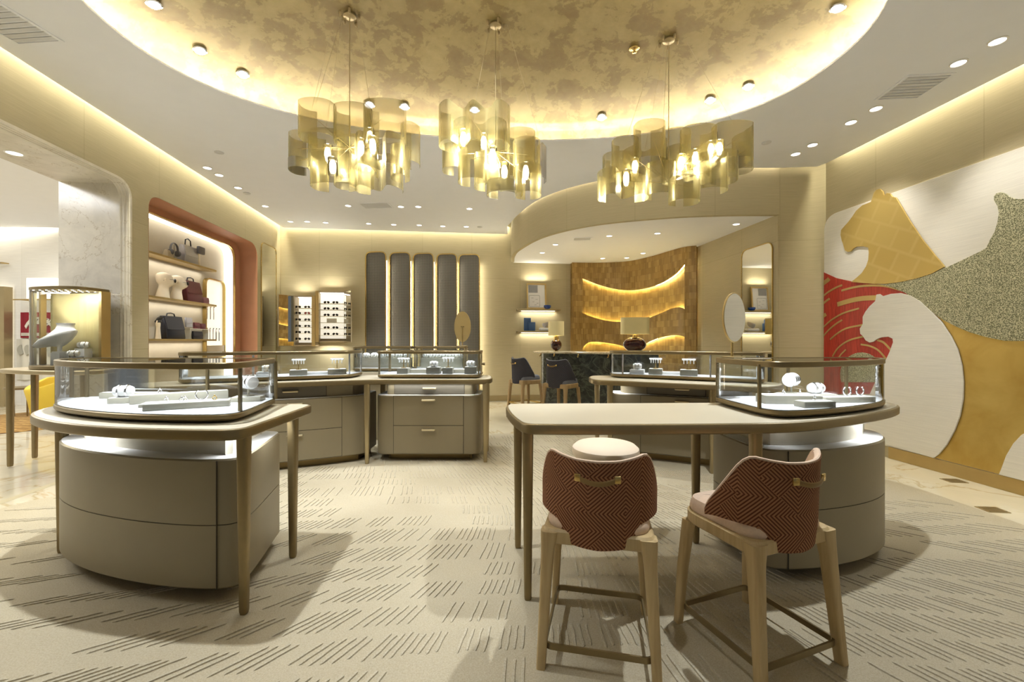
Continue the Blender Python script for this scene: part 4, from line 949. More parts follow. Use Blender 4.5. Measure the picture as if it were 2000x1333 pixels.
block('white block near the archway end of the case below the niche', (-2.72, 4.72, BED), (.20, .13, .045), .42, None, 'pure_white'); block('cream block with bracelet rack in the case below the niche', (-2.42, 4.82, BED), (.18, .15, .06), .42)
block('low white block in the middle of the case below the niche', (-2.24, 4.93, BED), (.26, .10, .03), .42, None, 'pure_white'); block('cream block with T shaped rack in the case below the niche', (-2.05, 4.98, BED), (.20, .15, .06), .42)
roll('bracelet pillow on the white block in the case below the niche', (-2.72, 4.72, BED + .0466), .4); rack('full rack of white bracelets in the case below the niche', (-2.42, 4.82, BED + .0616), .42, 5); rack('T shaped rack with hanging bracelets in the case below the niche', (-2.05, 4.98, BED + .0616), .42, 4)
for i, (x, w_, h_, m_, lb) in enumerate([(-1.29, .13, .065, 'block_grey', 'tall block at the niche end of the straight case'), (-1.12, .22, .045, 'block_grey', 'low wide block between two tall blocks, niche half of the straight case'), (-.93, .16, .075, 'block_grey', 'tall middle block under a bracelet pillow in the straight case'),
                                  (-.76, .12, .070, 'block_grey', 'tall narrow block past the middle of the straight case, toward the bar'), (-.60, .24, .045, 'block_grey', 'low wide block in the bar half of the straight case'), (-.49, .14, .08, 'block_grey', 'tallest block at the bar end of the straight case')]):
    block(lb, (x, 5.06 if h_ > .05 else 5.16, BED), (w_, .13, h_), 0, None, m_)
roll('bracelet pillow on the tall middle block of the straight case', (-.93, 5.06, BED + .0766), .2); roll('bracelet pillow on the tallest block of the straight case', (-.49, 5.06, BED + .0816), -.2)
rack('clear ring rack behind the tall narrow block of the straight case', (-.76, 5.06, BED + .0716), 0, 4); rack('clear ring rack at the niche end of the straight case', (-1.29, 5.06, BED + .0666), 0, 4)
block('white block with pillow in the case before the bar', (1.48, 5.02, BED), (.16, .13, .05), -.4, None, 'pure_white'); block('cream block with square rack in the case before the bar', (1.67, 4.94, BED), (.15, .13, .065), -.4)
block('low white block in the case before the bar', (1.82, 4.92, BED), (.24, .10, .03), -.4, None, 'pure_white'); block('cream block with T shaped stand in the case before the bar', (1.98, 4.76, BED), (.18, .13, .065), -.4)
roll('bracelet pillow in the case before the bar', (1.48, 5.02, BED + .0516), -.4); rack('full bracelet rack in the case before the bar', (1.67, 4.94, BED + .0666), -.4, 5); rack('T shaped stand with hanging bracelets in the case before the bar', (1.98, 4.76, BED + .0666), -.4, 4)
for cn, x0, x1, wh in ((rear1, -2.2, -1.48, 'niche side'), (rear2, -1.32, -.72, 'bar side')):
    mb = MB(); mb.box(((x0 + x1) / 2, 6.25, TT + .12), (x1 - x0, .16, .14)); solid('display_step', mb, 'block_grey', 'long grey step carrying white bracelet pillows in the rear case, ' + wh, 'display block')
    p0 = None
    for i in range(6):
        xx = x0 + .06 + (x1 - x0 - .12) * i / 5; lb = 'white bracelet pillow on the step of the rear case, ' + wh
        if p0 is None: p0 = roll(lb, (xx, 6.24, TT + .19), .9); p0['group'] = 'bracelet pillows of the rear case, ' + wh
        else: dup(p0, (xx, 6.24, TT + .19), .9 - .12 * i, lb)

# ------------------------------------------------------------------ table mirrors
def table_mirror(label, c, rz, h=.34, w_=.235, pole=.13, tilt=0):
    t = thing('table_mirror', label, 'mirror', c, rz)
    mb = MB(); mb.box((0, 0, .006), (.13, .09, .012), 0, 0, .005); part('base', mb, 'champagne', t)
    mb = MB(); mb.tube([(0, .012, .01), (0, .012, pole + h * .5)], .0075, 10); mb.box((0, .009, pole + h * .5), (.05, .006, .012)); part('pole', mb, 'gold', t)
    zc = pole + h / 2
    mb = MB(); o = [(w_ / 2 * math.cos(a), h / 2 * math.sin(a)) for a in [2 * PI * i / 40 for i in range(40)]]
    mb.prism(o, [(0.003, 0.006), (0, 0.003), (0, -.006), (.003, -.008)]); mb.map(lambda a, b, c_: (a, c_, zc + b)); part('backing', mb, 'gold_satin', t)
    mb = MB(); mb.prism(inset(o, .006), [(0, -.0075), (0, -.0095)]); mb.map(lambda a, b, c_: (a, c_, zc + b)); part('mirror_glass', mb, 'mirror', t)
    return t
table_mirror('oval mirror on gold pole standing on the desk case', (1.492, 2.86, 1.285), R(29), .335, .24, .105)
table_mirror('gold backed oval mirror seen from behind on the rear case', (-.60 - .02, 6.12, 1.325) if False else (-.71, 6.1, 1.325), R(176), .44, .24, .06)

# ------------------------------------------------------------------ stools
def make_stool(name, label, back_m, seat_m, wood_m, bar_m, zs=1.0, group=None):
    """faces +y; seat frame ~0.58, back ~0.92"""
    t = thing(name, label, 'stool', (0, 0, 0), 0, group); Zs = lambda z: z * zs
    o = rounded([(-.235, -.205), (.235, -.205), (.225, .235), (-.225, .235)], [.055, .055, .12, .12], 8)
    mb = MB(); mb.prism(o, [(.012, Zs(.525)), (0, Zs(.535)), (0, Zs(.580)), (.008, Zs(.588))]); part('seat_frame', mb, wood_m, t)
    o = rounded([(-.235, -.205), (.235, -.205), (.225, .235), (-.225, .235)], [.13, .13, .12, .12], 8)
    mb = MB(); mb.prism(inset(o, .010), [(.004, Zs(.588)), (0, Zs(.600)), (0.004, Zs(.622)), (.014, Zs(.644)), (.045, Zs(.656)), (.09, Zs(.660))]); part('seat', mb, seat_m, t)
    zt = Zs(.579)
    for sx in (-1, 1):
        # back leg: broad curved knee at the seat then a straight taper
        rings = []
        for (z, x, y, a, b) in [(CT + .0006 if zs == 1 else .001, .236, -.231, .019, .022), (Zs(.30), .222, -.205, .0225, .0255), (Zs(.46), .214, -.191, .026, .0285), (Zs(.51), .211, -.185, .029, .031), (Zs(.545), .207, -.179, .035, .035), (zt, .204, -.175, .038, .038)]:
            rings.append([(sx * x + p[0], y + p[1], z) for p in rrect(2 * a, 2 * b, min(a, b) * .45, 3)])
        mb = MB(); mb.loft(rings); part('leg', mb, wood_m, t)
        rings = []
        for (z, x, y, a, b) in [(CT + .0006 if zs == 1 else .001, .228, .231, .0165, .019), (Zs(.30), .214, .215, .020, .023), (Zs(.53), .196, .194, .024, .027)]:
            rings.append([(sx * x + p[0], y + p[1], z) for p in rrect(2 * a, 2 * b, min(a, b) * .45, 3)])
        mb = MB(); mb.loft(rings); part('leg', mb, wood_m, t)
    # flat footrest loop joining the legs
    fz = .10 if zs == 1 else .28
    fo = rounded([(-.222, -.222), (.222, -.222), (.213, .222), (-.213, .222)], [.035] * 4, 6)
    mb = MB(); mb.prism(inset(fo, -.004), [(0, fz - .013), (0, fz + .013)], [inset(fo, .005)]); part('footrest', mb, bar_m, t)
    # wrapped back: outer woven shell, inner padded face, welt
    N = 40; A = R(98)
    def prm(i):
        ph = -A + 2 * A * i / N; ap = abs(ph)
        x = math.sin(ph) * .262; y = -math.cos(ph) * (.250 if ap < PI / 2 else .13) + .015
        k_ = math.degrees(ap)
        top = interp([(0, .897), (18, .899), (36, .910), (45, .918), (51, .912), (57, .886), (72, .790), (86, .706), (95, .660), (99, .645)], k_)
        bot = interp([(0, .528), (20, .533), (39, .545), (39.5, .548), (42, .632), (60, .640), (80, .640), (100, .622), (113, .606)], k_)
        fl = interp([(0, .02), (45, .012), (80, .0), (113, 0)], k_)
        return ph, x, y, Zs(bot), Zs(top), fl
    outer, inner, uvs = [], [], []; L = 0; prev = None
    K = 9; ocols, icols, lens_ = [], [], []
    for i in range(N + 1):
        ph, x, y, b, tp, fl = prm(i)
        if prev is not None: L += math.hypot(x - prev[0], y - prev[1])
        prev = (x, y); lens_.append(L); oc, ic = [], []
        for k_ in range(K + 1):
            f = k_ / K; z = b + (tp - b) * f; zz = (z - Zs(.53)) / Zs(.40)
            s_ = 1 + (fl / .25) * (zz ** 1.4 if zz > 0 else 0) - 0.10 * max(0, (0.25 - zz)) 
            oc.append((x * s_, y * s_, z)); ic.append((x * s_ * .915, (y - .015) * s_ * .90 + .015, z - .004 * f))
        ocols.append(oc); icols.append(ic)
    mb = MB(); vs = [p for c_ in ocols for p in c_]; uv = [(lens_[i], ocols[i][k_][2]) for i in range(N + 1) for k_ in range(K + 1)]
    fs = [(i * (K + 1) + k_, (i + 1) * (K + 1) + k_, (i + 1) * (K + 1) + k_ + 1, i * (K + 1) + k_ + 1) for i in range(N) for k_ in range(K)]
    mb.add(vs, fs, 0, uv)
    ins = [(p[0] * .97, p[1] * .97 + .0005, p[2]) for c_ in ocols for p in c_]; o_ = len(mb.v); mb.add(ins, [f[::-1] for f in fs], 0, uv)
    rim = [i * (K + 1) for i in range(N + 1)] + [N * (K + 1) + k_ for k_ in range(1, K + 1)] + [i * (K + 1) + K for i in range(N - 1, -1, -1)] + [k_ for k_ in range(K - 1, 0, -1)]
    for a, b in zip(rim, rim[1:] + rim[:1]): mb.f.append((a, b, b + o_, a + o_)); mb.mi.append(0)
    bk = part('backrest', mb, back_m, t, label='woven labyrinth back' if zs == 1 else None, smooth=50)
    mb = MB(); vs = [(p[0] * .968, p[1] * .968, p[2]) for c_ in ocols for p in c_]; mb.add(vs, fs); o_ = len(mb.v); mb.add([p for c_ in icols for p in c_], [f[::-1] for f in fs])
    for a, b in zip(rim, rim[1:] + rim[:1]): mb.f.append((a, b, b + o_, a + o_)); mb.mi.append(0)
    part('inner_padding', mb, seat_m, t, smooth=50)
    top = [((o1[K][0] + i1[K][0]) / 2, (o1[K][1] + i1[K][1]) / 2, o1[K][2] + .001) for o1, i1 in zip(ocols, icols)]
    mb = MB(); mb.tube(top, .0125, 8, flat=(1.0, .6)); part('welt', mb, seat_m, bk)
    # strap handle
    ph = R(16); zc = Zs(.838); sc = 1.11
    mb = MB(); pts = []
    for i in range(9):
        a = -ph + 2 * ph * i / 8; e = 1 - (abs(i - 4) / 4) ** 2
        pts.append((math.sin(a) * .262 * sc, -math.cos(a) * .25 * sc + .012 - .004 - .012 * e, zc - .016 * e))
    mb.tube(pts, .011, 8, flat=(.25, 1)); st = part('strap_handle', mb, 'strap_brown', t)
    for sx in (-1, 1):
        mb = MB(); mb.box((sx * math.sin(ph) * .262 * sc, -math.cos(ph) * .25 * sc + .008, zc), (.026, .010, .030), -sx * ph * -1, 0, .002); part('strap_plate', mb, 'gold', st)
    return t
s1 = make_stool('counter_stool', 'rust woven stool seen square from behind, nearer the desk end', 'rust_weave', 'seat_weave', 'ash_wood', 'bronze', 1.0, 'rust woven stools at the desk')
s1.location = (0.403, 1.985, 0); s1.rotation_euler = (0, 0, R(-12.2))
s2 = dup(s1, (1.117, 1.965, 0), R(20.6), 'rust woven stool turned aside with its pink seat showing, below the desk case')
b1 = make_stool('bar_stool', 'slate bar stool standing by the beige wall at the end of the bar', 'slate_weave', 'seat_grey', 'bar_stool_wood', 'gold', 1.2, 'slate stools at the bar')
b1.location = (0.24, 7.75, 0.0); b1.rotation_euler = (0, 0, R(-58))
b2 = dup(b1, (0.82, 7.05, 0), R(-42), 'slate bar stool standing in front of the dark marble bar front')
t = thing('round_stool', 'round cream stool under the desk, behind the rust stool', 'stool', (0.725, 3.30, CT + .0006))
mb = MB(); mb.lathe([(.001, .50), (.20, .50), (.245, .515), (.258, .545), (.252, .580), (.225, .605), (.15, .618), (.001, .622)], 40); part('seat', mb, 'seat_cream', t)
mb = MB(); mb.lathe([(.20, .47), (.205, .475), (.205, .50), (.001, .50)], 32); part('seat_ring', mb, 'ash_wood', t)
for a in (45, 135, 225, 315):
    mb = MB(); c_, s_ = math.cos(R(a)), math.sin(R(a)); mb.tube([(c_ * .21, s_ * .21, 0), (c_ * .16, s_ * .16, .48)], [.014, .019], 10); part('leg', mb, 'ash_wood', t)
t.scale = (1, 1, .97)
# ------------------------------------------------------------------ pendants of gold gauze strips
def pendant(label, D0, canopy, strips, bulbs):
    cx_, cy_ = canopy
    z = 4.4
    for _ in range(12):
        X, Y = (cx_ - 1000) / FPX * (FPX * (z - HCAM) / (666 - cy_)), FPX * (z - HCAM) / (666 - cy_); z = dome_z(X, Y)
    t = thing('pendant_lamp', label, 'pendant lamp', (X, Y, z))
    mb = MB(); mb.lathe([(.055, 0), (.055, -.012), (.03, -.02), (.001, -.022)], 20, (X, Y, z))
    for a in range(5): mb.lathe([(.012, 0), (.012, -.03), (.006, -.045), (.001, -.046)], 10, (X + .085 * math.cos(a * 1.257), Y + .085 * math.sin(a * 1.257), z + .004))
    part('canopy', mb, 'bronze', t, True)
    zc = HCAM + (666 - (strips[0][2] + 90)) * D0 / FPX
    mb = MB(); mb.tube([(X, Y, z), (X, Y, zc)], .004, 6); part('suspension_rod', mb, 'champagne', t, True)
    hub = MB()
    for i, (x0, x1, yt, yb, do, mt) in enumerate(strips):
        d = D0 + do * 1.6; a, b = (x0 - 1000) * d / FPX, (x1 - 1000) * d / FPX; zt, zb = HCAM + (666 - yt) * d / FPX, HCAM + (666 - yb) * d / FPX
        w_ = b - a; n = max(1, round(w_ / .26)); pts = [(a + min(.10, w_ * .4), d + .17), (a + .02, d + .13), (a, d + .05), (a + .035, d - .04)]
        for k_ in range(n):
            xm = a + w_ * (k_ + .5) / n; pts.append((xm, d - .075 if n == 1 else d - .09 + .0 * k_))
            if k_ < n - 1: pts.append((a + w_ * (k_ + 1) / n, d + .065))
        pts += [(b - .035, d - .04), (b, d + .05), (b - .02, d + .13)]
        if i % 2: pts.append((b - min(.10, w_ * .4), d + .17))
        mb = MB(); mb.ribbon(catmull(pts, 7), zb, zt, .002); part('gauze_strip', mb, mt, t, True, smooth=60)
        hub.tube([(X, Y, zc), ((a + b) / 2, d - .05, (zt + zb) / 2)], .0022, 5)
        if i % 4 == 0: hub.tube([(X + (a + b - 2 * X) * .12, Y, z), ((a + b) / 2, d + .02, zt)], .0012, 4)
    part('suspension_wires', hub, 'champagne', t, True)
    for i, (px, py, do) in enumerate(bulbs):
        d = D0 + do; x, zz = (px - 1000) * d / FPX, HCAM + (666 - py) * d / FPX
        mb = MB(); mb.lathe([(.040, -.075), (.043, -.075), (.043, .075), (.040, .075)], 20, (x, d, zz)); g_ = part('glass_tube', mb, 'ribbed_glass', t, True)
        mb = MB(); mb.lathe([(.001, -.06), (.016, -.06), (.028, -.02), (.028, .02), (.016, .055), (.001, .06)], 12, (x, d, zz)); part('bulb', mb, 'bulb_glow', g_, True)
        if i % 2 == 0:
            l = bpy.data.lights.new('bulb_light', 'POINT'); l.energy = 12; l.color = (1, .96, .90); l.shadow_soft_size = .02
            o = bpy.data.objects.new('bulb_light', l); C.objects.link(o); o.location = (x, d, zz - .085)
G_, S_ = 'gold_gauze', 'silver_gauze'
pendant('gold gauze pendant cluster nearest the archway', 3.85, (683, 30),
        [(580, 650, 198, 265, -.06, G_), (649, 722, 206, 274, -.02, G_), (708, 790, 199, 276, .03, G_), (561, 612, 260, 330, .12, G_), (600, 668, 256, 328, .06, G_), (604, 690, 300, 362, -.08, G_),
         (658, 735, 268, 345, .12, G_), (690, 786, 264, 326, -.12, G_), (690, 784, 308, 368, -.03, G_), (760, 797, 286, 344, .10, G_), (780, 818, 243, 318, .22, G_), (650, 725, 312, 360, .16, G_), (560, 605, 310, 330, .12, S_)],
        [(640, 300, .05), (650, 325, -.05), (705, 288, 0), (722, 268, .10), (728, 284, -.02)])
pendant('gold gauze pendant cluster hanging in the middle of the dome', 4.0, (968, 48),
        [(855, 996, 204, 280, 0, G_), (862, 912, 284, 330, .12, G_), (893, 950, 280, 352, -.10, G_), (884, 990, 236, 312, .16, G_), (950, 1022, 328, 376, -.08, G_), (985, 1046, 254, 330, .12, G_),
         (1002, 1056, 272, 342, -.04, G_), (1006, 1058, 322, 378, -.12, G_), (1048, 1068, 284, 350, .22, S_), (925, 996, 300, 362, .04, G_), (950, 1010, 352, 378, -.05, S_)],
        [(905, 270, 0), (945, 278, .08), (962, 303, -.04), (985, 335, -.08), (1027, 335, -.02)])
pendant('longest gold gauze pendant cluster, before the curved soffit', 4.15, (1306, 78),
        [(1198, 1250, 270, 340, 0, G_), (1242, 1302, 238, 310, -.04, G_), (1296, 1352, 254, 325, .12, G_), (1335, 1402, 247, 320, -.02, G_), (1398, 1473, 241, 310, .02, G_), (1438, 1474, 262, 330, .22, G_), (1180, 1242, 300, 360, .10, G_),
         (1170, 1270, 332, 384, -.08, G_), (1264, 1322, 318, 380, 0, G_), (1312, 1370, 345, 392, -.12, G_), (1362, 1424, 300, 370, -.06, G_), (1395, 1444, 296, 350, .16, G_), (1220, 1302, 290, 350, .18, G_), (1298, 1392, 288, 350, .06, G_)],
        [(1223, 348, -.03), (1240, 325, .05), (1330, 318, 0), (1358, 308, .08), (1388, 292, .05), (1405, 290, .02)])

# ------------------------------------------------------------------ lit niche: shelves and what stands on them
def nl(px, t):     # metre along the niche wall where the sight line px meets depth t
    q = abs(px - 1000) / FPX; D = (3.942 + 1.0075 * t) / (q - 0.1218); return (D - 3.64 + .1209 * t) / .9927
for zz, lb in ((2.62, 'top brass shelf of the terracotta niche'), (2.02, 'middle brass shelf of the terracotta niche'), (1.43, 'lowest brass shelf of the terracotta niche')):
    t = thing('wall_shelf', lb, 'shelf', LW(3, .47, zz - .03)); o = rounded([(2.02, .25), (3.82, .25), (3.70, .475), (2.02, .475)], [.01, .12, .01, .01], 5)
    mb = MB(); mb.prism([(a, b) for a, b in o], [(0, zz - .028), (0, zz)]); mb.map(lambda a, b, c: LW(a, b, c)); part('shelf_board', mb, 'gold_satin', t, True)
    p = LW(2.9, .40, zz - .04); area(p, (0, R(0), R(97)), 1.6, .06, 2.2, (1, .97, .9), 160, 'shelf_strip')
# lit strap niche
t = thing('strap_niche', 'small lit rounded niche for watch straps beside the niche shelves', 'niche', LW(4.04, .48, 1.2))
so = rounded([(3.74, 1.10), (4.36, 1.10), (4.36, 2.50), (3.74, 2.50)], [.02, .02, .13, .13], 6)
mb = MB(); mb.prism(so, [(0, .42), (0, .482)], [inset(so, .022)]); mb.map(lambda a, b, c: LW(a, c, b)); part('frame', mb, 'gold', t, True)
mb = MB(); mb.prism(inset(so, .02), [(0, .470), (0, .481)]); mb.map(lambda a, b, c: LW(a, c, b)); part('back_panel', mb, 'shelf_lit', t, True)
mb = MB(); mb.box((4.05, .455, 1.22), (.58, .05, .20)); mb.map(lambda a, b, c: LW(a, b, c)); part('sill', mb, 'taupe_panel', t, True)
def strap(s, z, mat, label, group):
    mb = MB(); mb.box((0, 0, 0), (.022, .006, .16), 0, 0, .002); mb.box((0, 0, .105), (.028, .008, .05), 0, 1, .002); mb.tube([(0, -.004, .13), (0, -.004, .15)], .012, 8, mi=1)
    lo = min(v[2] for v in mb.v); mb.map(lambda a, b, c: (a, b, c - lo)); return solid('watch_strap', mb, [mat, 'silver'], label, 'watch strap', group, LW(s, .455, z), R(97))
for i in range(3): strap(3.83 + .10 * i, 1.78, 'grey_bag', 'grey watch strap in the upper row of the lit strap niche', 'upper row watch straps')
for i in range(5):
    dk = i >= 3; strap(3.82 + .095 * i, 1.40, 'black' if dk else 'grey_bag', ('black' if dk else 'grey') + ' watch strap in the lower row of the lit strap niche', ('black' if dk else 'grey') + ' lower row watch straps')

def lathe_x(prof, n=20): return MB().lathe(prof, n)
def sunglasses(label, c, rz, mat='lens_dark', group=None, frame='black', s=1.0):
    t = thing('sunglasses', label, 'sunglasses', c, rz, group)
    mb = MB(); mb.tube([(-.010, 0, .030), (0, -.003, .033), (.010, 0, .030)], .0022, 6)
    for sx in (-1, 1):
        o = [(sx * .034 + .0275 * math.cos(a), .024 + .0235 * math.sin(a) - .004 * sx * math.cos(a)) for a in [2 * PI * i / 20 for i in range(20)]]
        mb.tube([(p[0], 0, p[1]) for p in o], .0022, 6, closed=True); mb.tube([(sx * .060, 0, .034), (sx * .066, .02, .034), (sx * .064, .11, .030), (sx * .062, .135, .012)], .0020, 6)
    mb.map(lambda a, b, c_: (a * s, b * s, c_ * s)); part('frame', mb, frame, t)
    for sx in (-1, 1):
        o = [(sx * .034 + .027 * math.cos(a), .024 + .023 * math.sin(a) - .004 * sx * math.cos(a)) for a in [2 * PI * i / 20 for i in range(20)]]
        mb = MB(); mb.prism(o, [(0, -.0015), (0, .0015)]); mb.map(lambda a, b, c_: (a * s, c_ * s, b * s)); part('lens', mb, mat, t)
    return t
def head(label, c, rz):
    mb = MB(); rings = []
    for (z, rx, ry, oy) in [(0, .085, .085, .02), (.05, .078, .080, .02), (.12, .060, .066, .015), (.16, .056, .062, .008), (.185, .062, .078, -.010), (.205, .068, .092, -.018), (.235, .076, .105, -.012), (.27, .080, .106, -.006), (.305, .079, .104, .0), (.335, .070, .094, .006), (.36, .050, .068, .01), (.374, .022, .03, .012), (.378, .002, .003, .012)]:
        ring = []
        for j in range(28):
            a = 2 * PI * j / 28; x, y = rx * math.cos(a), ry * math.sin(a) + oy
            if y < 0 and abs(x) < .022:
                if .215 < z < .29: y -= .022 * (1 - abs(x) / .022) * (1 - abs(z - .24) / .05 if z < .29 else 0) if abs(z - .24) < .05 else 0   # nose
                if .195 < z < .212: y -= .006
            ring.append((x, y, z))
        rings.append(ring)
    mb.loft(rings)
    for sx in (-1, 1): mb.tube([(sx * .078, .012, .255), (sx * .088, .020, .275), (sx * .080, .024, .285), (sx * .076, .016, .25)], .008, 8)
    return solid('mannequin_head', mb, 'mannequin', label, 'mannequin head', None, c, rz, 60)
def hand(label, c, rz, h=.26):
    mb = MB(); rings = []
    for (z, rx, ry) in [(0, .040, .034), (.02, .036, .031), (.10, .030, .024), (.155, .028, .020), (.175, .034, .019), (.205, .042, .018), (.235, .043, .016), (.25, .040, .014)]:
        rings.append([(rx * math.cos(2 * PI * j / 16), ry * math.sin(2 * PI * j / 16), z) for j in range(16)])
    mb.loft(rings)
    for i, (x, l, cu) in enumerate([(-.031, .056, .020), (-.010, .072, .022), (.011, .076, .024), (.031, .066, .024)]):
        mb.tube([(x, 0, .238), (x * 1.08, -.004, .25 + l * .45), (x * 1.12, -cu, .25 + l * .75), (x * 1.12, -cu * 1.8, .25 + l * .88)], [.0098, .0090, .0080, .006], 8)
    mb.tube([(-.030, -.004, .180), (-.055, -.014, .205), (-.068, -.024, .235), (-.070, -.032, .258)], [.013, .0115, .010, .007], 8)
    return solid('display_hand', mb, 'mannequin', label, 'mannequin hand', None, c, rz, 60)
def bag(name, label, c, rz, w_, h_, d_, mat, lean=.0, handle=None, flap=True, cat='bag'):
    t = thing(name, label, cat, c, rz); mb = MB(); rings = []
    for (z, k_, dd) in [(0, .97, .9), (.01, 1, 1), (h_ * .5, .985, 1), (h_ * .97, .95, .55), (h_, .94, .45)]:
        rings.append([(p[0], p[1] + lean * z, z) for p in rrect(w_ * k_, d_ * dd, min(.012, d_ * .2), 3)])
    mb.loft(rings); part('bag_body', mb, mat, t)
    if flap:
        mb = MB(); mb.prism([(-w_ * .47, h_ * .42), (w_ * .47, h_ * .42), (w_ * .465, h_ * 1.0), (-w_ * .465, h_ * 1.0)], [(0, 0), (0, .005)]); mb.map(lambda a, b, c_: (a, -d_ * .5 * (1.06 - .45 * max(0, (b / h_ - .5) * 2)) + lean * b - c_, b)); part('flap', mb, mat, t)
    if handle:
        mb = MB(); mb.tube([(-w_ * .22, lean * h_, h_ * .98), (-w_ * .18, lean * h_, h_ + handle * .8), (0, lean * h_, h_ + handle), (w_ * .18, lean * h_, h_ + handle * .8), (w_ * .22, lean * h_, h_ * .98)], .009, 8); part('handle', mb, 'black', t)
    return t
FA = R(97 + 180)      # things on the niche shelves face the room
def on_shelf(px, t, z): return LW(nl(px, t), t, z)
RZ = R(97)
t = thing('headphones', 'grey headphones on a slim stand on the top niche shelf', 'headphones', on_shelf(343, .33, 2.62), RZ)
mb = MB(); mb.box((0, .02, .005), (.10, .08, .01)); mb.tube([(0, .02, .01), (0, .02, .23)], .006, 8); part('stand', mb, 'silver', t)
mb = MB(); mb.tube([(.085 * math.cos(a), .02, .145 + .105 * math.sin(a)) for a in [PI * i / 14 for i in range(15)]], .010, 8, flat=(1.6, .7)); part('headband', mb, 'grey_dark', t)
for sx in (-1, 1):
    mb = MB(); mb.lathe([(.001, -.02), (.035, -.02), (.045, -.008), (.045, .008), (.035, .02), (.001, .02)], 20); mb.map(lambda a, b, c_: (sx * .078 + c_, .02 + a, .105 + b)); part('ear_cup', mb, 'grey_dark', t)
bag('leather_bag', 'pale grey structured bag with black handles on the top niche shelf', on_shelf(367, .37, 2.62), RZ, .34, .28, .12, 'grey_bag', 0, .12)
hand('cream display hand holding a clutch on the top niche shelf', on_shelf(387, .34, 2.62), RZ)
solid('pouch', MB().box((0, 0, .06), (.16, .05, .12), 0, 0, .015), 'grey_dark', 'small grey pouch held by the display hand on the top shelf', 'pouch', None, (lambda p: (p[0] + .045, p[1], 2.62 + .20))(on_shelf(387, .34, 0)), RZ)
bag('leather_pouch', 'small beige pouch at the archway end of the top niche shelf', on_shelf(329, .36, 2.62), RZ, .14, .12, .07, 'taupe_panel', 0, None, False, 'pouch')
h1 = on_shelf(321, .35, 2.02); h2 = on_shelf(347, .35, 2.02)
head('cream mannequin head with dark glasses, nearer the archway', h1, R(150)); head('cream mannequin head with slim glasses, beside the burgundy bag', h2, R(150))
def wear(p, label, m_): 
    a = R(150); return sunglasses(label, (p[0] + math.sin(a) * .116, p[1] - math.cos(a) * .116, p[2] + .236), a, m_, None, 'black', 1.15)
wear(h1, 'dark sunglasses worn by the mannequin head nearer the archway', 'lens_dark'); wear(h2, 'slim sunglasses worn by the mannequin head beside the burgundy bag', 'lens_dark')
bag('leather_bag', 'burgundy briefcase leaning on the middle niche shelf', on_shelf(377, .36, 2.02), RZ, .40, .34, .10, 'burgundy', .12, .06)
bag('wallet', 'small grey wallet behind the second mannequin head', on_shelf(362, .42, 2.02), RZ, .14, .16, .03, 'grey_dark', 0, None, False, 'wallet')
bag('wallet', 'mauve card holder at the end of the middle niche shelf', on_shelf(402, .33, 2.02), RZ, .16, .11, .03, 'burgundy_light', .1, None, True, 'wallet')
hand('cream display hand wearing a black glove on the lowest niche shelf', on_shelf(309, .36, 1.43), RZ)
gl = (lambda p: p)(on_shelf(309, .36, 1.43))
mb = MB()
for i, (x, l, cu) in enumerate([(-.031, .056, .020), (-.010, .072, .022), (.011, .076, .024), (.031, .066, .024)]):
    mb.tube([(x, 0, .23), (x * 1.08, -.004, .25 + l * .45), (x * 1.12, -cu, .25 + l * .80), (x * 1.12, -cu * 1.9, .25 + l * .95)], [.013, .0125, .0115, .009], 8)
mb.tube([(-.045, 0, .245), (0, -.004, .25), (.045, 0, .245)], .021, 8)
solid('glove', mb, 'black', 'black glove on the fingers of the lower display hand', 'glove', None, gl, RZ, 60)
bag('leather_bag', 'large navy black briefcase on the lowest niche shelf', on_shelf(338, .37, 1.43), RZ, .42, .34, .11, 'navy_black', .10, .05)
for px, z, w_, h_, m_, lb in [(369, 1.62, .16, .15, 'grey_bag', 'grey wallet raised on a clear riser above the navy briefcase'), (384, 1.60, .15, .10, 'burgundy', 'burgundy card holder on the clear riser, niche shelf end'), (396, 1.60, .13, .09, 'burgundy', 'second burgundy card holder at the far end of the clear riser'), (386, 1.43, .26, .13, 'navy_black', 'navy wallet standing below the burgundy card holders')]:
    bag('wallet', lb, on_shelf(px, .37, z + .0015 if z > 1.5 else z), RZ, w_, h_, .03, m_, .08, None, True, 'wallet')
t = thing('display_riser', 'clear riser holding wallets on the lowest niche shelf', 'riser', on_shelf(384, .39, 1.43), RZ)
mb = MB(); mb.box((0, .0, .166), (.52, .10, .008)); part('top_plate', mb, 'cream', t)
for sx in (-1, 1): mb = MB(); mb.box((sx * .24, 0, .081), (.008, .09, .162)); part('side_plate', mb, 'cream', t)

# tall mirror at the end of the niche wall
mo = rounded([(4.80, .14), (5.47, .14), (5.47, 3.36), (4.80, 3.36)], [.02, .02, .12, .12], 6)
t = thing('wall_mirror', 'tall narrow wall mirror between niche and back wall corner', 'mirror', LW(5.13, 0, .14))
mb = MB(); mb.prism(inset(mo, -.012), [(0, -.001), (0, -.02)], [mo]); mb.map(lambda a, b, c: LW(a, c, b)); part('frame', mb, 'gold', t, True)
mb = MB(); mb.prism(mo, [(0, -.001), (0, -.012)]); mb.map(lambda a, b, c: LW(a, c, b)); part('mirror_glass', mb, 'mirror', t, True)
t = thing('wall_mirror', 'tall mirror with slanted top on the alcove wall near the mural', 'mirror', AW(.45, 0, .14))
mo = rounded([(0.12, .14), (0.80, .14), (0.80, 2.86), (0.12, 2.86)], [.02, .02, .12, .12], 6)
mb = MB(); mb.prism(inset(mo, -.012), [(0, -.001), (0, -.02)], [mo]); mb.map(lambda a, b, c: AW(a, c, b)); part('frame', mb, 'gold', t, True)
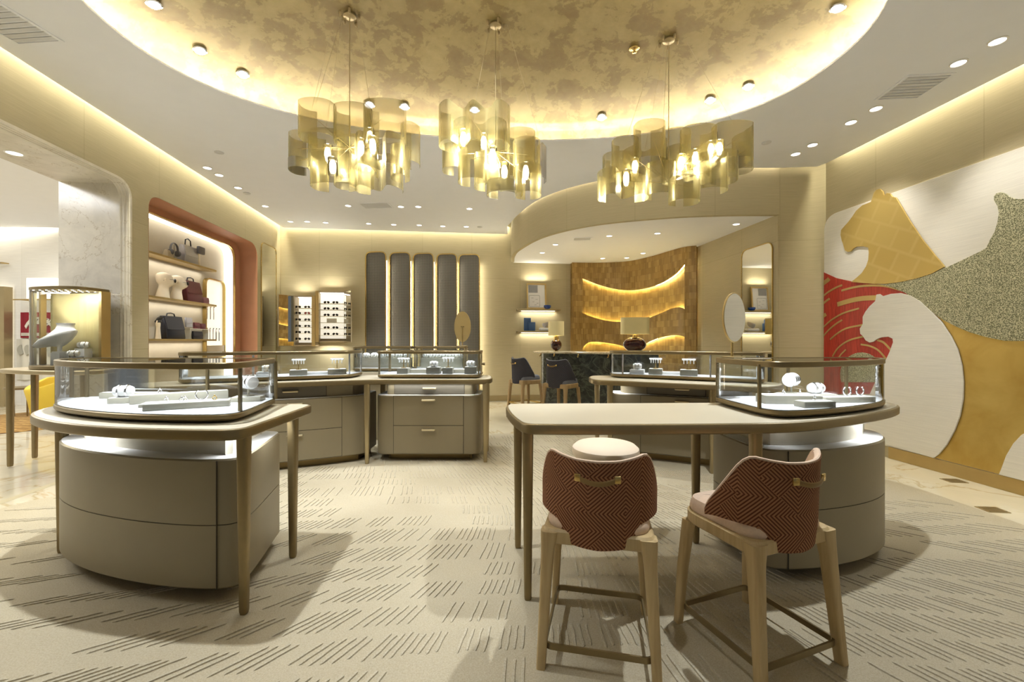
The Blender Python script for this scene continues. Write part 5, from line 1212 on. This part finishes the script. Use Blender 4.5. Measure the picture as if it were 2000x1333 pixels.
mb = MB(); mb.prism(mo, [(0, -.001), (0, -.012)]); mb.map(lambda a, b, c: AW(a, c, b)); part('mirror_glass', mb, 'mirror', t, True)

# ------------------------------------------------------------------ back wall: eyewear cabinets and dark mesh panels
def bs(px, t=0.0):
    q = (px - 1000) / FPX; return (q * (9.3 + .9927 * t) + 5.074 + .1209 * t) / (.9927 - .1209 * q)
def bz(px, y, t=0.0): return HCAM + (666 - y) * BW(bs(px, t), t, 0)[1] / FPX
BA = math.atan2(.1209, .9927)
def eyewear(label, p0, p1, y0, y1, shelf_ys, door_side, pairs, which, skip=None):
    T = -.26; s0, s1 = bs(p0, T), bs(p1, T); zt, zb = bz(p0, y0, T), bz(p0, y1, T); th = .05
    t = thing('eyewear_cabinet', label, 'cabinet', BW((s0 + s1) / 2, T / 2, zb))
    mb = MB(); mb.box(((s0 + s1) / 2, -.006, (zt + zb) / 2), (s1 - s0, .012, zt - zb))
    for s in (s0 + .012, s1 - .012): mb.box((s, T / 2, (zt + zb) / 2), (.024, -T, zt - zb))
    for z in (zt - .012, zb + .012): mb.box(((s0 + s1) / 2, T / 2, z), (s1 - s0 - .048, -T, .024))
    mb.map(BW); part('carcass', mb, 'taupe_panel', t, True)
    ws = s1 if door_side < 0 else s0; mb = MB(); mb.box((ws - (.035 if door_side < 0 else -.035), T - .012, (zt + zb) / 2), (.07, .024, zt - zb)); mb.map(BW); part('front_stile', mb, 'gold_satin', t, True)
    mb = MB(); mb.box(((s0 + s1) / 2, -.016, (zt + zb) / 2 + .02), (s1 - s0 - .05, .006, (zt - zb) * .90)); mb.map(BW); part('back_panel', mb, 'shelf_lit', t, True)
    # open door with a mirror on its inner face
    hs = s0 if door_side < 0 else s1; ang = R(52); dw = .34
    def DF(a, b, c): 
        ds = -math.cos(ang) * a + math.sin(ang) * b if door_side < 0 else math.cos(ang) * a + -math.sin(ang) * b
        dt = -math.sin(ang) * a - math.cos(ang) * b
        return BW(hs + ds, T + dt, c)
    sg = 1
    mb = MB(); mb.box((dw / 2, sg * .010, (zt + zb) / 2), (dw, .018, zt - zb)); mb.map(DF); d = part('door', mb, 'taupe_panel', t, True)
    mb = MB(); mb.box((dw / 2, sg * -.002, (zt + zb) / 2), (dw - .02, .006, zt - zb - .02)); mb.map(lambda a, b, c: DF(a, b + .0235, c)); part('mirror', mb, 'mirror', d, True)
    sh = []
    for y in shelf_ys:
        z = bz((p0 + p1) / 2, y, T * .6); sh.append(z); mb = MB(); mb.box(((s0 + s1) / 2, T * .5, z - .004), (s1 - s0 - .05, -T - .06, .008)); mb.map(BW); part('glass_shelf', mb, 'cream', t, True)
    mb = MB(); mb.box(((s0 + s1) / 2, T * .4, zt - .028), (s1 - s0 - .10, .05, .008)); mb.map(BW); part('light_strip', mb, 'led_white', t, True)
    names = ['top', 'second', 'third', 'fourth', 'fifth', 'lowest']
    for i, z in enumerate(sh):
        for j, pxx in enumerate(pairs):
            if skip == i: continue
            red = (which == 'lower' and i == 1 and j == 1)
            sunglasses(('red ' if red else 'dark ') + 'sunglasses on the %s shelf of the %s eyewear cabinet, %s side' % (names[i], which, ('niche', 'mesh panel')[j]), BW(bs(pxx, T * .78), T * .78, z + .0026), BA, 'lens_red' if red else 'lens_dark', None, 'black')
    if skip is not None:
        mb = MB(); mb.box((0, 0, .045), (.20, .05, .09), 0, 0, .004); solid('name_block', mb, 'cream', 'blank cream block between sunglasses in the upper eyewear cabinet', 'sign', None, BW(bs(648, T * .55), T * .55, sh[skip] + .0006), BA)
    return t
eyewear('lower open eyewear cabinet next to the niche wall corner', 573, 616, 577, 676, [602, 614, 626.6, 639, 651, 664], -1, (582, 600), 'lower')
eyewear('upper open eyewear cabinet beside the dark mesh panels', 616.5, 674, 568, 668, [593, 605, 617.5, 630, 642, 654.5], 1, (638, 655), 'upper', 3)
area(BW(bs(645, -.2), -.16, bz(645, 562, -.2)), (R(180), 0, BA), .45, .10, 2, (1, .95, .8), 160, 'cabinet_uplight'); area(BW(bs(645, -.2), -.16, bz(645, 672, -.2)), (0, 0, BA), .45, .10, 4, (1, .95, .85), 160, 'cabinet_downlight')
area(BW(bs(590, -.2), -.16, bz(590, 572, -.2)), (R(180), 0, BA), .35, .10, 2, (1, .95, .8), 160, 'cabinet_uplight')
for i, (a, b, y0) in enumerate([(713, 756, 491), (760, 803, 492.5), (806, 848, 494), (852, 893, 495), (895, 937, 496)]):
    s0, s1 = bs(a, -.06), bs(b, -.06); zt = bz(a, y0, -.06); W_ = s1 - s0; ordn = ['first', 'second', 'third', 'fourth', 'fifth'][i]
    t = thing('mesh_panel', ['tall dark mesh panel beside the eyewear cabinets, first of five', 'second tall dark mesh panel from the eyewear cabinets', 'middle one of the five tall dark mesh panels', 'fourth tall dark mesh panel from the eyewear cabinets', 'last tall dark mesh panel, beside the bare beige wall'][i], 'wall panel', BW((s0 + s1) / 2, 0, .2), 0)
    o = rounded([(0, .2), (W_, .2), (W_, zt), (0, zt)], [.01, .01, .14, .14], 7)
    F = lambda a, b, c: BW(s0 + a, -.025 - .11 * a / W_ + c, b)
    mb = MB(); mb.prism(inset(o, .018), [(0, 0), (0, -.012)]); uvplan(mb); mb.map(F); part('wire_mesh', mb, 'wire_mesh', t, True)
    mb = MB(); mb.prism(o, [(0, .012), (0, -.030)], [inset(o, .024)]); mb.map(F); part('frame', mb, 'gold', t, True)
    mb = MB(); mb.box((s1 - .004, -.085, (zt + .2) / 2 - .05), (.008, .03, zt - .5)); mb.map(BW); part('light_strip', mb, 'led_strip', t, True)

# ------------------------------------------------------------------ alcove: shelves, picture, bar, lamps
def alc_shelf(y, lb):
    z = bz(1050, y, -.2); t = thing('wall_shelf', lb, 'shelf', BW(bs(1050, -.12), -.12, z - .04))
    mb = MB(); mb.box(((bs(1010, -.2) + bs(1095, -.2)) / 2, -.115, z - .02), (bs(1095, -.2) - bs(1010, -.2), .23, .035), 0, 0, .006); mb.map(BW); part('shelf_board', mb, 'champagne', t, True)
    mb = MB(); mb.box((bs(1052, -.1), -.03, z - .041), (.8, .02, .007)); mb.map(BW); part('light_strip', mb, 'led_panel', t, True)
    area(BW(bs(1052, -.1), -.07, z - .05), (0, 0, BA), .85, .08, 2.4, (1, .93, .74), 170, 'shelf_strip'); return z
za = alc_shelf(603, 'upper brass shelf on the alcove wall, holding the framed picture'); zb_ = alc_shelf(646, 'lower brass shelf on the alcove wall, holding blue boxes')
area(BW(bs(1050, -.2), -.10, bz(1050, 545, -.2)), (R(160), 0, BA), .5, .06, 1.6, (1, .93, .74), 170, 'picture_light')
W_, H_ = .46, .60; t = thing('picture_frame', 'framed grey and white drawing standing on the upper alcove shelf', 'picture', BW(bs(1048, -.12), -.12, za), BA)
PF = lambda a, b, c: (a, -c + b * .10, b)
o = [(-W_ / 2, 0), (W_ / 2, 0), (W_ / 2, H_), (-W_ / 2, H_)]
mb = MB(); mb.prism(o, [(0, 0), (0, .03), (.004, .034)], [inset(o, .032)]); mb.map(PF); part('frame', mb, 'gold_satin', t)
mb = MB(); mb.prism(inset(o, .03), [(0, .006), (0, .014)]); mb.map(PF); pc = part('picture', mb, 'paper', t)
mb = MB(); mb.prism([(-.185, .38), (.03, .38), (.03, .555), (-.185, .555)], [(0, .014), (0, .0155)]); mb.map(PF); part('grey_shape', mb, 'paper_grey', pc)
mb = MB(); mb.prism(rounded([(-.18, .05), (.08, .05), (.08, .32), (-.18, .32)], .03), [(0, .014), (0, .0155)], [inset(rounded([(-.18, .05), (.08, .05), (.08, .32), (-.18, .32)], .03), .008)])
for k_, (a, b) in enumerate([(-.12, .25), (-.02, .22), (-.1, .16), (.0, .13), (-.05, .09)]): mb.prism([(a, b), (a + .05, b + .005), (a + .05, b + .012), (a, b + .008)], [(0, .014), (0, .0155)])
mb.map(PF); part('drawn_outline', mb, 'paper_grey', pc)
mb = MB(); mb.lathe([(.02, 0), (.06, .01), (.085, .05), (.08, .085), (.074, .085), (.07, .05), (.04, .02), (.001, .015)], 24); solid('bowl', mb, 'blue_glass', 'small blue glass bowl beside the framed picture', 'bowl', None, BW(bs(1069, -.15), -.15, za))
for (px, w_, h_, lb, tt) in [(1030, .16, .30, 'tall blue box on the lower alcove shelf', -.10), (1039, .15, .20, 'short blue box in front of the tall blue box', -.165)]:
    mb = MB(); mb.box((0, 0, h_ / 2), (w_, .05, h_), 0, 0, .004); solid('gift_box', mb, 'blue_book', lb, 'box', None, BW(bs(px, tt), tt, zb_), BA)
mb = MB(); mb.box((0, 0, .035), (.30, .16, .07), 0, 0, .02); solid('book', mb, 'paper', 'thick white book lying on the lower alcove shelf', 'book', None, BW(bs(1066, -.12), -.12, zb_), BA)
mb = MB(); rings = [[(r * math.cos(a) * 1.2, r * math.sin(a) * .8, z + .03 * math.cos(a)) for a in [2 * PI * j / 20 for j in range(20)]] for r, z in [(.02, 0.03), (.06, .04), (.085, .08), (.09, .13), (.082, .128), (.07, .08), (.03, .055)]]
mb.loft(rings); lo = min(v[2] for v in mb.v); mb.map(lambda a, b, c: (a, b, c - lo)); solid('bowl', mb, 'grey_bag', 'tilted shell shaped bowl on the white book', 'bowl', None, BW(bs(1068, -.12), -.12, zb_ + .0705))

bt = chaikin([(0.40, 8.45), (0.46, 8.18), (0.85, 7.88), (1.5, 7.55), (2.2, 7.28), (2.6, 7.2), (2.72, 7.35), (2.72, 7.72), (2.5, 7.85), (1.8, 8.15), (1.1, 8.55), (0.7, 8.75), (0.48, 8.72)], 2)
t = thing('bar_counter', 'bar with dark green marble front and pale stone top before the wood wall', 'bar', (1.5, 8.0, 0)); ZB = 1.20
mb = MB(); mb.prism(bt, [(.012, ZB - .035), (0, ZB - .025), (0, ZB - .006), (.006, ZB)]); part('bar_top', mb, 'bar_top', t, True)
bb = inset(bt, .16); mb = MB(); mb.prism(bb, [(0, .10), (0, ZB - .035)]); part('bar_front', mb, 'bar_marble', t, True)
mb = MB(); mb.prism(inset(bb, .05), [(0, 0), (0, .10)]); part('plinth', mb, 'gold_satin', t, True)
for (x, y) in [(.56, 8.28), (.80, 8.03), (1.22, 7.80), (1.72, 7.58)]:
    mb = MB(); mb.tube([(x, y, ZB - .035), (x, y, ZB - .075), (x - .02, y - .035, ZB - .09)], .011, 8); part('bag_hook', mb, 'gold', t, True)
def lamp(label, c, rz, sw, sd, sh_, bw, bh, bd):
    t = thing('table_lamp', label, 'lamp', c, rz)
    mb = MB(); mb.lathe([(.001, 0), (.045, 0), (.045, .008), (.02, .012)], 24); part('foot', mb, 'gold', t)
    mb = MB(); rings = []
    for i in range(13):
        a = -PI / 2 + PI * i / 12; r = max(.12, math.cos(a)); rings.append([(bw / 2 * r * math.cos(u), bd / 2 * r * math.sin(u), .010 + bh / 2 + bh / 2 * math.sin(a)) for u in [2 * PI * j / 28 for j in range(28)]])
    mb.loft(rings); part('glass_body', mb, 'amber_glass', t, smooth=70)
    if bw > .3:
        mb = MB(); mb.tube([(bw / 2 * 1.03 * math.cos(u), 0, .010 + bh / 2 + bh / 2 * 1.02 * math.sin(u)) for u in [2 * PI * j / 40 for j in range(40)]], .011, 8, closed=True); part('glass_rim', mb, 'silver', t)
    mb = MB(); mb.lathe([(.045, bh + .006), (.045, bh + .06), (.02, bh + .065), (.012, bh + .09)], 20); part('collar', mb, 'gold', t)
    zs = bh + .075; o = rrect(sw, sd, min(sd, sw) * .32, 8) if bw > .3 else [(sw / 2 * math.cos(u), sw / 2 * math.sin(u)) for u in [2 * PI * j / 36 for j in range(36)]]
    mb = MB(); mb.prism(o, [(0, zs), (0, zs + sh_)], [inset(o, .006)]); part('lamp_shade', mb, 'shade_cloth', t)
    mb = MB(); mb.lathe([(.001, zs + .05), (.025, zs + .07), (.03, zs + .11), (.001, zs + .15)], 12); part('bulb', mb, 'downlight_glow', t)
    l = bpy.data.lights.new('lamp_light', 'POINT'); l.energy = 6; l.color = (1, .8, .45); l.shadow_soft_size = .03; o_ = bpy.data.objects.new('lamp_light', l); C.objects.link(o_); o_.location = (c[0], c[1], c[2] + zs + .20)
lamp('table lamp with round dark red glass base at the wall end of the bar', (.865, 8.32, ZB), 0, .31, .31, .28, .215, .23, .215)
lamp('wide table lamp with flat dark red glass base before the wood wall', (2.23, 7.72, ZB), R(-10), .50, .22, .30, .38, .25, .14)

simple('tower_back', (176, 164, 118), 0.35, 0.3)
# ------------------------------------------------------------------ salon beyond the archway
tf = chaikin([(-5.78, 5.12), (-5.80, 4.85), (-5.6, 4.62), (-4.9, 4.42), (-4.45, 4.36), (-4.38, 4.48), (-4.42, 4.82), (-4.6, 4.92), (-5.3, 4.90), (-5.40, 4.95), (-5.45, 5.15)], 2); TF = 1.09
t = thing('counter_table', 'slim table under the glass tower inside the archway', 'counter', (-5.1, 4.7, 0))
mb = MB(); mb.prism(tf, [(.012, TF - .045), (0, TF - .035), (0, TF - .006), (.006, TF)]); part('tabletop', mb, 'champagne', t, True)
for (x, y) in [(-5.66, 5.04), (-5.55, 4.70), (-4.48, 4.45), (-4.50, 4.78)]:
    mb = leg_mb(x, y, TF - .04, .030, .022); part('leg', mb, 'bronze', t, True)
vo_ = chaikin([(-5.30, 4.86), (-5.33, 4.70), (-5.20, 4.56), (-4.90, 4.48), (-4.66, 4.50), (-4.585, 4.60), (-4.585, 4.84), (-4.62, 4.885), (-5.2, 4.885)], 2)
t = thing('glass_tower', 'tall curved glass vitrine with brass top beside the marble archway', 'display case', (-4.95, 4.7, TF + .001)); V0, V1 = TF + .001, 1.985
mb = MB(); mb.prism(vo_, [(.01, V0), (0, V0 + .01), (0, V0 + .04), (.004, V0 + .045)]); part('base', mb, 'bronze', t, True)
mb = MB(); mb.prism(inset(vo_, .004), [(0, V0 + .045), (0, V1 - .03)], [inset(vo_, .010)]); part('glass_wall', mb, 'glass', t, True)
mb = MB(); mb.prism(vo_, [(.004, V1 - .032), (0, V1 - .028), (0, V1 - .005), (.004, V1)]); part('top_cap', mb, 'bronze', t, True)
mb = MB(); mb.box((-4.60, 4.80, (V0 + V1) / 2), (.03, .11, V1 - V0 - .06), 0); part('brass_post', mb, 'gold_satin', t, True)
mb = MB(); mb.box((-5.30, 4.80, (V0 + V1) / 2), (.02, .06, V1 - V0 - .06), 0); part('brass_post', mb, 'gold_satin', t, True)
mb = MB()
for i in range(8):
    for j in range(3): mb.lathe([(.001, 0), (.009, -.001), (.009, -.004), (.001, -.005)], 8, (-5.18 + .07 * i, 4.60 + .09 * j, V1 - .032))
part('light_dots', mb, 'led_panel', t, True)['kind'] = 'stuff'
area((-4.95, 4.56, V1 - .04), (R(25), 0, 0), .5, .2, 14, (1, .97, .9), 160, 'tower_strip')
mb = MB(); mb.box((-4.95, 4.868, (V0 + V1) / 2), (.66, .012, V1 - V0 - .08)); part('back_panel', mb, 'tower_back', t, True)
mb = MB(); rings = []
for (z, rx, ry, ox, tl_) in [(0.0, .05, .05, 0, 0), (.012, .05, .05, 0, 0), (.014, .016, .016, 0, 0), (.06, .016, .016, 0, 0), (.075, .06, .05, -.02, .01), (.095, .14, .08, -.045, .05), (.125, .165, .095, -.045, .065), (.165, .15, .09, -.02, .06), (.205, .10, .07, .02, .03), (.24, .064, .058, .045, .006), (.275, .056, .053, .05, 0), (.295, .064, .058, .05, 0), (.297, .02, .02, .05, 0)]:
    rings.append([(1.3 * (ox + rx * math.cos(a)), 1.2 * ry * math.sin(a), 1.1 * (z + tl_ * math.cos(a))) for a in [2 * PI * j / 24 for j in range(24)]])
mb.loft(rings); solid('necklace_bust', mb, 'pure_white', 'white necklace bust inside the tall glass vitrine', 'bust', None, (-4.98, 4.68, V0 + .18), 0, 60)
mb = MB(); mb.box((0, 0, .0675), (.10, .10, .135)); solid('display_block', mb, 'pure_white', 'white block under the necklace bust in the glass vitrine', 'display block', None, (-4.98, 4.68, V0 + .0456))
mb = MB(); mb.box((0, 0, .045), (.13, .10, .09)); solid('display_block', mb, 'glass', 'clear block beside the necklace bust in the glass vitrine', 'display block', None, (-4.77, 4.62, V0 + .0456))
roll('watch on a white pillow on the clear block in the glass vitrine', (-4.77, 4.62, V0 + .136), .4); roll('upper white watch pillow behind the bust in the glass vitrine', (-4.80, 4.76, V0 + .23), .4)
mb = MB(); mb.box((0, 0, .09), (.11, .09, .18)); solid('display_block', mb, 'pure_white', 'tall white block behind the clear block in the glass vitrine', 'display block', None, (-4.80, 4.76, V0 + .0456))

def wx(px, D=9.2): return (px - 1000) / FPX * D
def wz(y, D=9.2): return HCAM + (666 - y) * D / FPX
t = thing('shelving_unit', 'backlit shelving unit on the salon wall at the photo edge', 'shelves', (wx(-40), 9.1, 0))
mb = MB(); mb.box((wx(-30), 9.20, wz(640) / 2 + .45), (wx(18) - wx(-80), .10, 1.6 + .9)); part('back_panel', mb, 'shelf_lit', t, True)
mb = MB(); mb.box((wx(-30), 9.12, .46), (wx(18) - wx(-80), .16, .92)); part('base_cabinet', mb, 'taupe_panel', t, True)
for y in (515, 584, 611, 637, 663): mb = MB(); mb.box((wx(-30), 9.12, wz(y)), (wx(18) - wx(-80), .14, .022)); part('shelf_board', mb, 'gold_satin', t, True)
for px in (23,): mb = MB(); mb.box((wx(px), 9.10, 1.28), (.09, .16, 2.56)); part('upright', mb, 'champagne', t, True)
mb = MB(); mb.tube([(wx(20, 8.9), 8.95, wz(585, 8.95)), (wx(125, 8.9), 8.95, wz(585, 8.95))], .014, 8); mb.box((wx(125, 8.9), 9.1, wz(585, 8.95)), (.02, .32, .02)); mb.box((wx(30, 8.9), 9.1, wz(585, 8.95)), (.02, .32, .02)); solid('wall_rail', mb, 'gold_satin', 'brass rail on the salon wall above the red blanket', 'rail')
def blanket(name, label, p0, p1, y0, y1, mat, D=9.235):
    n = 24; path = [(wx(p0, D) + (wx(p1, D) - wx(p0, D)) * i / n, D + .012 * math.sin(i * 1.1)) for i in range(n + 1)]
    t = thing(name, label, 'blanket', (wx((p0 + p1) / 2, D), D, wz(y1, D))); mb = MB(); mb.ribbon(path, wz(y1, D), wz(y0, D), .03); part('cloth', mb, mat, t, True); return t
tb = blanket('hanging_blanket', 'red blanket with spotted white cat hung on the salon wall', 40, 112, 610, 660, 'red_textile')
cat = [(52, 642), (49, 637), (53, 630), (58, 624), (66, 620), (76, 619), (84, 620), (94, 622), (101, 626), (106, 632), (107, 640), (104, 646), (101, 646), (101, 639), (96, 634), (90, 637), (88, 646), (84, 646), (84, 637), (78, 633), (70, 633), (66, 638), (64, 646), (60, 646), (60, 638), (57, 633), (54, 638)]
D = 9.215
mb = MB(); mb.prism([(wx(a, D), wz(b, D)) for a, b in cat], [(0, 0), (0, .012)]); mb.map(lambda a, b, c: (a, D - c, b)); part('cat_figure', mb, 'white_textile', tb, True, 'white spotted cat figure')
mb = MB()
rr = random.Random(5)
for i in range(26):
    a, b = rr.uniform(60, 102), rr.uniform(622, 633); mb.prism([(wx(a + 1.1 * math.cos(u), D), wz(b + .9 * math.sin(u), D)) for u in [2 * PI * k_ / 7 for k_ in range(7)]], [(0, .012), (0, .016)])
mb.map(lambda a, b, c: (a, D - c, b)); part('cat_spots', mb, 'brown_textile', tb, True)['kind'] = 'stuff'
mb = MB()
for i in range(36): mb.prism([(wx(42 + i * 1.9, D), wz(656, D)), (wx(43 + i * 1.9, D), wz(656, D)), (wx(43 + i * 1.9, D), wz(650, D)), (wx(42 + i * 1.9, D), wz(650, D))], [(0, 0), (0, .008)])
mb.map(lambda a, b, c: (a, D - c, b)); part('fringe_stripes', mb, 'white_textile', tb, True)['kind'] = 'stuff'
tb = blanket('hanging_blanket', 'pale blanket with faint grey figures hung below the red blanket', 32, 112, 662, 742, 'white_textile')
mb = MB()
for i in range(5):
    a = 40 + i * 14; mb.prism([(wx(a + 5 * math.cos(u) + 1.5 * math.sin(3 * u), D), wz(685 + 10 * math.sin(u) + 2 * math.cos(2 * u + i), D)) for u in [2 * PI * k_ / 18 for k_ in range(18)]], [(0, 0), (0, .010)])
mb.map(lambda a, b, c: (a, D - c, b)); part('grey_figures', mb, 'block_grey', tb, True)
mb = MB(); mb.box((0, 0, .22), (.62, .20, .44), 0, 0, .01); solid('light_box', mb, 'shelf_lit', 'white glowing box on the brass rail in the salon', 'box', None, (wx(88, 9.0), 9.02, wz(585, 8.95) + .015))
mb = MB(); mb.lathe([(1.28, 0.0005), (1.30, .006), (1.28, .014), (.001, .014)], 48); solid('round_rug', mb, 'round_rug', 'round brown gold rug under the yellow chair in the salon', 'rug', None, (-8.45, 7.45, 0))
t = thing('tub_chair', 'yellow tub chair on the round rug beyond the archway', 'chair', (-7.55, 7.15, .014), R(150)); N = 28
ring0 = []
mb = MB(); rings = []
for (z, r, k_) in [(.10, .34, 0), (.12, .36, 0), (.40, .40, 0), (.74, .44, 0), (.77, .43, 0), (.77, .37, 1), (.74, .355, 1), (.42, .33, 1)]:
    rings.append([(r * math.cos(a), r * math.sin(a), z - (.20 if z > .5 else 0) * max(0, math.sin(a) - .2) ** 1.0) for a in [2 * PI * j / N for j in range(N)]])
mb.loft(rings); part('shell', mb, 'yellow', t)
mb = MB(); mb.lathe([(.001, .41), (.32, .41), (.335, .44), (.31, .475), (.001, .48)], 28); part('seat', mb, 'yellow', t)
mb = MB(); mb.lathe([(.001, 0), (.26, 0), (.26, .10), (.001, .10)], 24); part('base', mb, 'black', t)
t = thing('side_table', 'small brown side table with tapered legs beside the yellow chair', 'table', (-9.05, 7.9, .014))
mb = MB(); mb.lathe([(.001, .50), (.25, .50), (.27, .515), (.27, .535), (.001, .54)], 32); part('tabletop', mb, 'bronze', t)
for a in (90, 210, 330): mb = MB(); c_, s_ = math.cos(R(a)), math.sin(R(a)); mb.tube([(c_ * .14, s_ * .14, 0), (c_ * .16, s_ * .16, .50)], [.012, .02], 8); part('leg', mb, 'bronze', t)

# small things on the floor and counters
for (x, y, lb) in [(4.42, 4.25, 'small bronze floor plate by the mural skirting'), (3.98, 3.52, 'small bronze floor plate between carpet edge and mural')]:
    t = thing('floor_plate', lb, 'floor plate', (x, y, 0), R(-5)); mb = MB(); mb.prism(rrect(.17, .13, .01, 2), [(0, 0), (.002, .004)]); part('plate', mb, 'champagne', t)
    mb = MB()
    for i in range(4): mb.box((0, -.045 + .03 * i, .0045), (.13, .012, .002))
    part('grille', mb, 'bronze', t)
